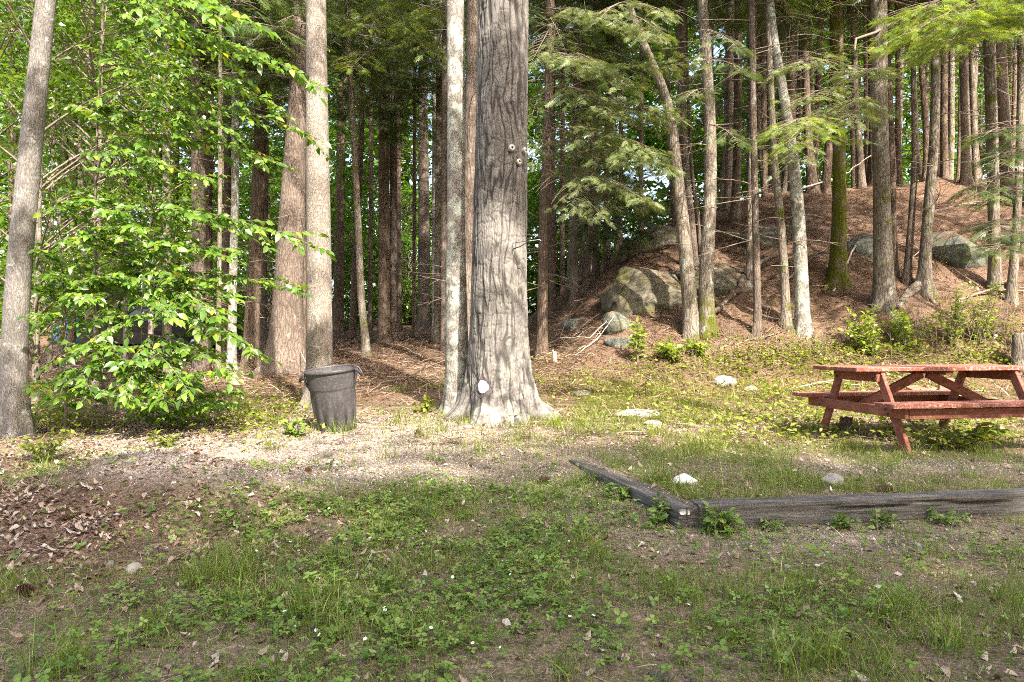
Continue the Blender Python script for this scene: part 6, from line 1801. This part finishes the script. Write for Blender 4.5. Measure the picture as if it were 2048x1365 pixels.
# shrubs, sprouts and dead brush at the foot of the hill
def shrub(name, px, py, label, h, w, nb, mat, size, seed, cat='shrub', tmpl=LEAF, dens=0.9):
    rg = np.random.default_rng(seed)
    b = ground_at(px, py)
    root = thing(name, b, label, cat)
    gs, gl = Geo(), Geo()
    for k in range(nb):
        a = rg.uniform(0, 6.28); r = w * rg.uniform(0.2, 1.0)
        e = np.array([math.cos(a) * r, math.sin(a) * r * 0.7, h * rg.uniform(0.45, 1.05)])
        leafy_branch(gs, gl, [rg.normal(0, 0.04), rg.normal(0, 0.04), -0.03], e, 0.10, 4, 0.32, size, dens, tmpl, 0.006, 0.2, rg)
    gs.build('stems', M['twig'], root); gl.build('leaves', M[mat], root)
shrub('shrub', 1745, 712, 'bright yellow green shrub in front of the thickest straight trunk', 0.8, 0.55, 13, 'shrub_leaf', 0.10, 1)
shrub('shrub', 1820, 705, 'smaller bright shrub right of the largest one behind the picnic table', 0.7, 0.45, 10, 'shrub_leaf', 0.095, 2)
shrub('shrub', 1905, 690, 'upright leafy shrub with small oval leaves left of the brambles', 0.95, 0.32, 12, 'shrub_leaf', 0.06, 3)
shrub('shrub', 1958, 690, 'loose small leaved shrub among brambles near the looped root', 1.05, 0.42, 12, 'shrub_leaf', 0.055, 4)
shrub('maple_sprout', 1276, 720, 'slender upright sprout with pale oval leaves in front of the grey boulder', 0.66, 0.14, 6, 'shrub_leaf', 0.10, 5, 'sprout')
shrub('maple_sprout', 1350, 722, 'low spreading sprout with big leaves at the foot of the grey bent trunk', 0.34, 0.45, 8, 'shrub_leaf', 0.115, 6, 'sprout')
shrub('maple_sprout', 1400, 712, 'small leafy sprout under the trunk with the mossy foot', 0.24, 0.22, 5, 'shrub_leaf', 0.10, 7, 'sprout')
shrub('weed_plant', 590, 872, 'small dark leafed plant at the left foot of the trash can', 0.16, 0.15, 7, 'strawberry', 0.07, 8, 'plant')
shrub('weed_plant', 852, 826, 'little bright green plant on the shadowed needles left of the lichen blotched maple', 0.2, 0.16, 5, 'weed', 0.08, 9, 'plant')
shrub('weed_plant', 85, 925, 'yellow green plant clump in front of the leaning grey maple', 0.3, 0.28, 12, 'weed', 0.05, 10, 'plant')
shrub('weed_plant', 330, 895, 'small bright plant on the gravel edge below the beech leaves', 0.14, 0.13, 5, 'weed', 0.06, 11, 'plant')
shrub('weed_plant', 1322, 1046, 'leafy vine climbing the dark end of the side timbers', 0.15, 0.08, 5, 'strawberry', 0.05, 12, 'plant')
shrub('weed_plant', 1436, 1066, 'broad leafed weed growing before the left end of the long timber', 0.17, 0.12, 8, 'strawberry', 0.055, 13, 'plant')
shrub('weed_plant', 1545, 1062, 'small round leafed weed against the long timber, nearest its left third', 0.07, 0.07, 4, 'strawberry', 0.035, 14, 'plant')
shrub('weed_plant', 1690, 1060, 'dark leafy weed against the long timber under its split', 0.09, 0.09, 5, 'strawberry', 0.038, 15, 'plant')
shrub('weed_plant', 1765, 1056, 'round leafed weed standing against the middle of the long timber', 0.12, 0.08, 5, 'strawberry', 0.038, 16, 'plant')
shrub('weed_plant', 1900, 1050, 'creeping vine with pale leaves on the face of the long timber', 0.09, 0.18, 7, 'strawberry', 0.035, 17, 'plant')
shrub('weed_plant', 1245, 1000, 'small leafy vine on the side timbers halfway along the row', 0.14, 0.16, 6, 'strawberry', 0.045, 18, 'plant')
shrub('weed_plant', 1900, 900, 'broad leafed weeds under the middle of the picnic table', 0.22, 0.4, 14, 'weed', 0.075, 19, 'plant')
shrub('weed_plant', 1950, 885, 'broad leafed weeds by the far right leg of the picnic table', 0.2, 0.35, 10, 'weed', 0.075, 20, 'plant')

def brush(px, py, w, h, n, label, seed, mat='dead_twig'):
    rg = np.random.default_rng(seed); b = ground_at(px, py); g = Geo()
    for k in range(n):
        x = rg.normal(0, w * 0.5); y = rg.normal(0, 0.35)
        z = float(gh(b[0] + x, b[1] + y)) - b[2]
        e = np.array([x + rg.normal(0, 0.25) * h, y + rg.normal(0, 0.2) * h, z + h * rg.uniform(0.3, 1.1)])
        c = quad_curve([x, y, z - 0.03], e, rg.uniform(0, 0.15), 6, rg.uniform(-.2, .2)); g.tube(c, 0.0045, 0.0018, 3, rg.random())
        for _ in range(rg.integers(0, 4)):
            q = c[rg.integers(2, 6)]; g.tube(quad_curve(q, q + rg.normal(0, 0.16, 3) * h + [0, 0, 0.06], 0.1, 4), 0.0025, 0.001, 3, rg.random())
    o = g.build('dead_brush', M[mat]); o['kind'] = 'stuff'; o.location = [float(q) for q in b]; tag(o, label, 'brush', 'thickets of dead stems')
brush(1480, 705, 0.8, 0.42, 50, 'grey dead stems at the feet of the slim trunks left of the table', 1)
brush(1620, 700, 0.9, 0.47, 54, 'grey dead stems around the foot of the pale lichen coated trunk', 2)
brush(1850, 690, 0.8, 0.64, 46, 'tangle of pinkish dead canes between the shrubs', 3)
brush(2000, 680, 0.7, 0.81, 50, 'tall arching bramble canes near the looped root', 4)
brush(1385, 712, 0.6, 0.24, 25, 'low dead twigs around the sprouts below the grey bent trunk', 5)
brush(720, 740, 1.0, 0.17, 21, 'low twigs scattered behind the trash can', 6)

# pine cones
def cones():
    g = Geo()
    for k in range(90):
        u = k / 90; a = k * 2.399963
        r = 0.021 * math.sin(math.pi * (0.12 + 0.83 * u)) + 0.004; z = 0.10 * u
        d = np.array([math.cos(a), math.sin(a), 0.55]); 
        Rm = frames(d[None], np.array([[0, 0, 1.0]]))[0]
        V = np.array([[-0.008, 0, 0], [0.008, 0, 0], [0.007, 0.016, 0.002], [-0.007, 0.016, 0.002], [0, 0.02, 0.0]]) @ Rm.T + [math.cos(a) * r * 0.5, math.sin(a) * r * 0.5, z]
        n = g.n; g.add(V, np.array([[0, 1, 2, 3]])); g.F3.append(np.array([[3, 2, 4]]) + n)
    g.tube([[0, 0, 0], [0, 0, 0.05], [0, 0, 0.1]], 0.010, 0.006, 8)
    src = g.build('pine_cone', M['cone'], smooth=False)
    for i, (px, py, rz, lab) in enumerate(((38, 1188, 1.2, 'pine cone on the leaf litter near the bottom left corner'), (1752, 985, 1.6, 'pine cone lying behind the middle of the long timber'), (615, 945, 0.4, 'pine cone on the gravel in front of the trash can'),
                                          (120, 1045, 2.2, 'pine cone on the brown leaf litter left of the grey mound'), (835, 868, 0.3, 'pine cone on the sunlit gravel left of the huge pine'), (1075, 968, 2.0, 'pine cone by the bare gravel left of the side timbers'))):
        o = src if i == 0 else src.copy()
        if i: COL.objects.link(o)
        p = ground_at(px, py); o.location = (float(p[0]), float(p[1]), float(p[2]) + 0.02); o.rotation_euler = (math.pi / 2, 0, rz)
        tag(o, lab, 'pine cone', 'pine cones on the ground')
cones()

# oak added out of view on the right, leaf clusters placed to shade trunks
def overhang():
    b = np.array([6.4, 1.6, float(gh(6.4, 1.6))])
    root = thing('oak_tree', b, 'oak standing out of view to the right, its long limbs reaching over the clearing', 'tree')
    V, Fq = trunk_geo(np.array([-0.3, 0, 12.0]), np.zeros(3), np.zeros(3), np.array([0.24, 0.22, 0.06]), 0.4, 0.4, 5, 16, 0.3, 5)
    mesh_obj('trunk', V, Fq, M['grey_bark'], root)
    rg = np.random.default_rng(12)
    targets = [((-0.05, 8.2, 3.4), 10, 0.62, 190), ((0.2, 8.2, 2.9), 11, 0.4, 70), ((-0.25, 8.2, 4.2), 9.5, 0.5, 60), ((-5.15, 7.2, 0.5), 10, 0.5, 70), ((-5.05, 7.2, 2.3), 9, 0.3, 30), ((-5.0, 7.2, 3.6), 9.6, 0.35, 40),
               ((-2.5, 8.9, 1.1), 11, 0.3, 40), ((-2.5, 8.9, 5.2), 9, 0.5, 40), ((-0.9, 8.5, 3.7), 10.5, 0.35, 60)]
    gb, gl = Geo(), Geo()
    for (tx, ty, tz), t, rad, n in targets:
        c = np.array([tx, ty, tz]) + sun_dir * t - b  # each leaf cluster sits sunward of the spot it shades
        gb.tube(quad_curve([0, 0, min(10.5, c[2])], c, 0.06, 8), 0.05, 0.008, 5)
        leafy_cluster(gl, c, rad, int(n * 4.5), 0.13, flat=0.8, rg=rg, up=0.8)
    gb.build('branches', M['twig'], root); gl.build('crown', M['maple_leaf'], root)
overhang()
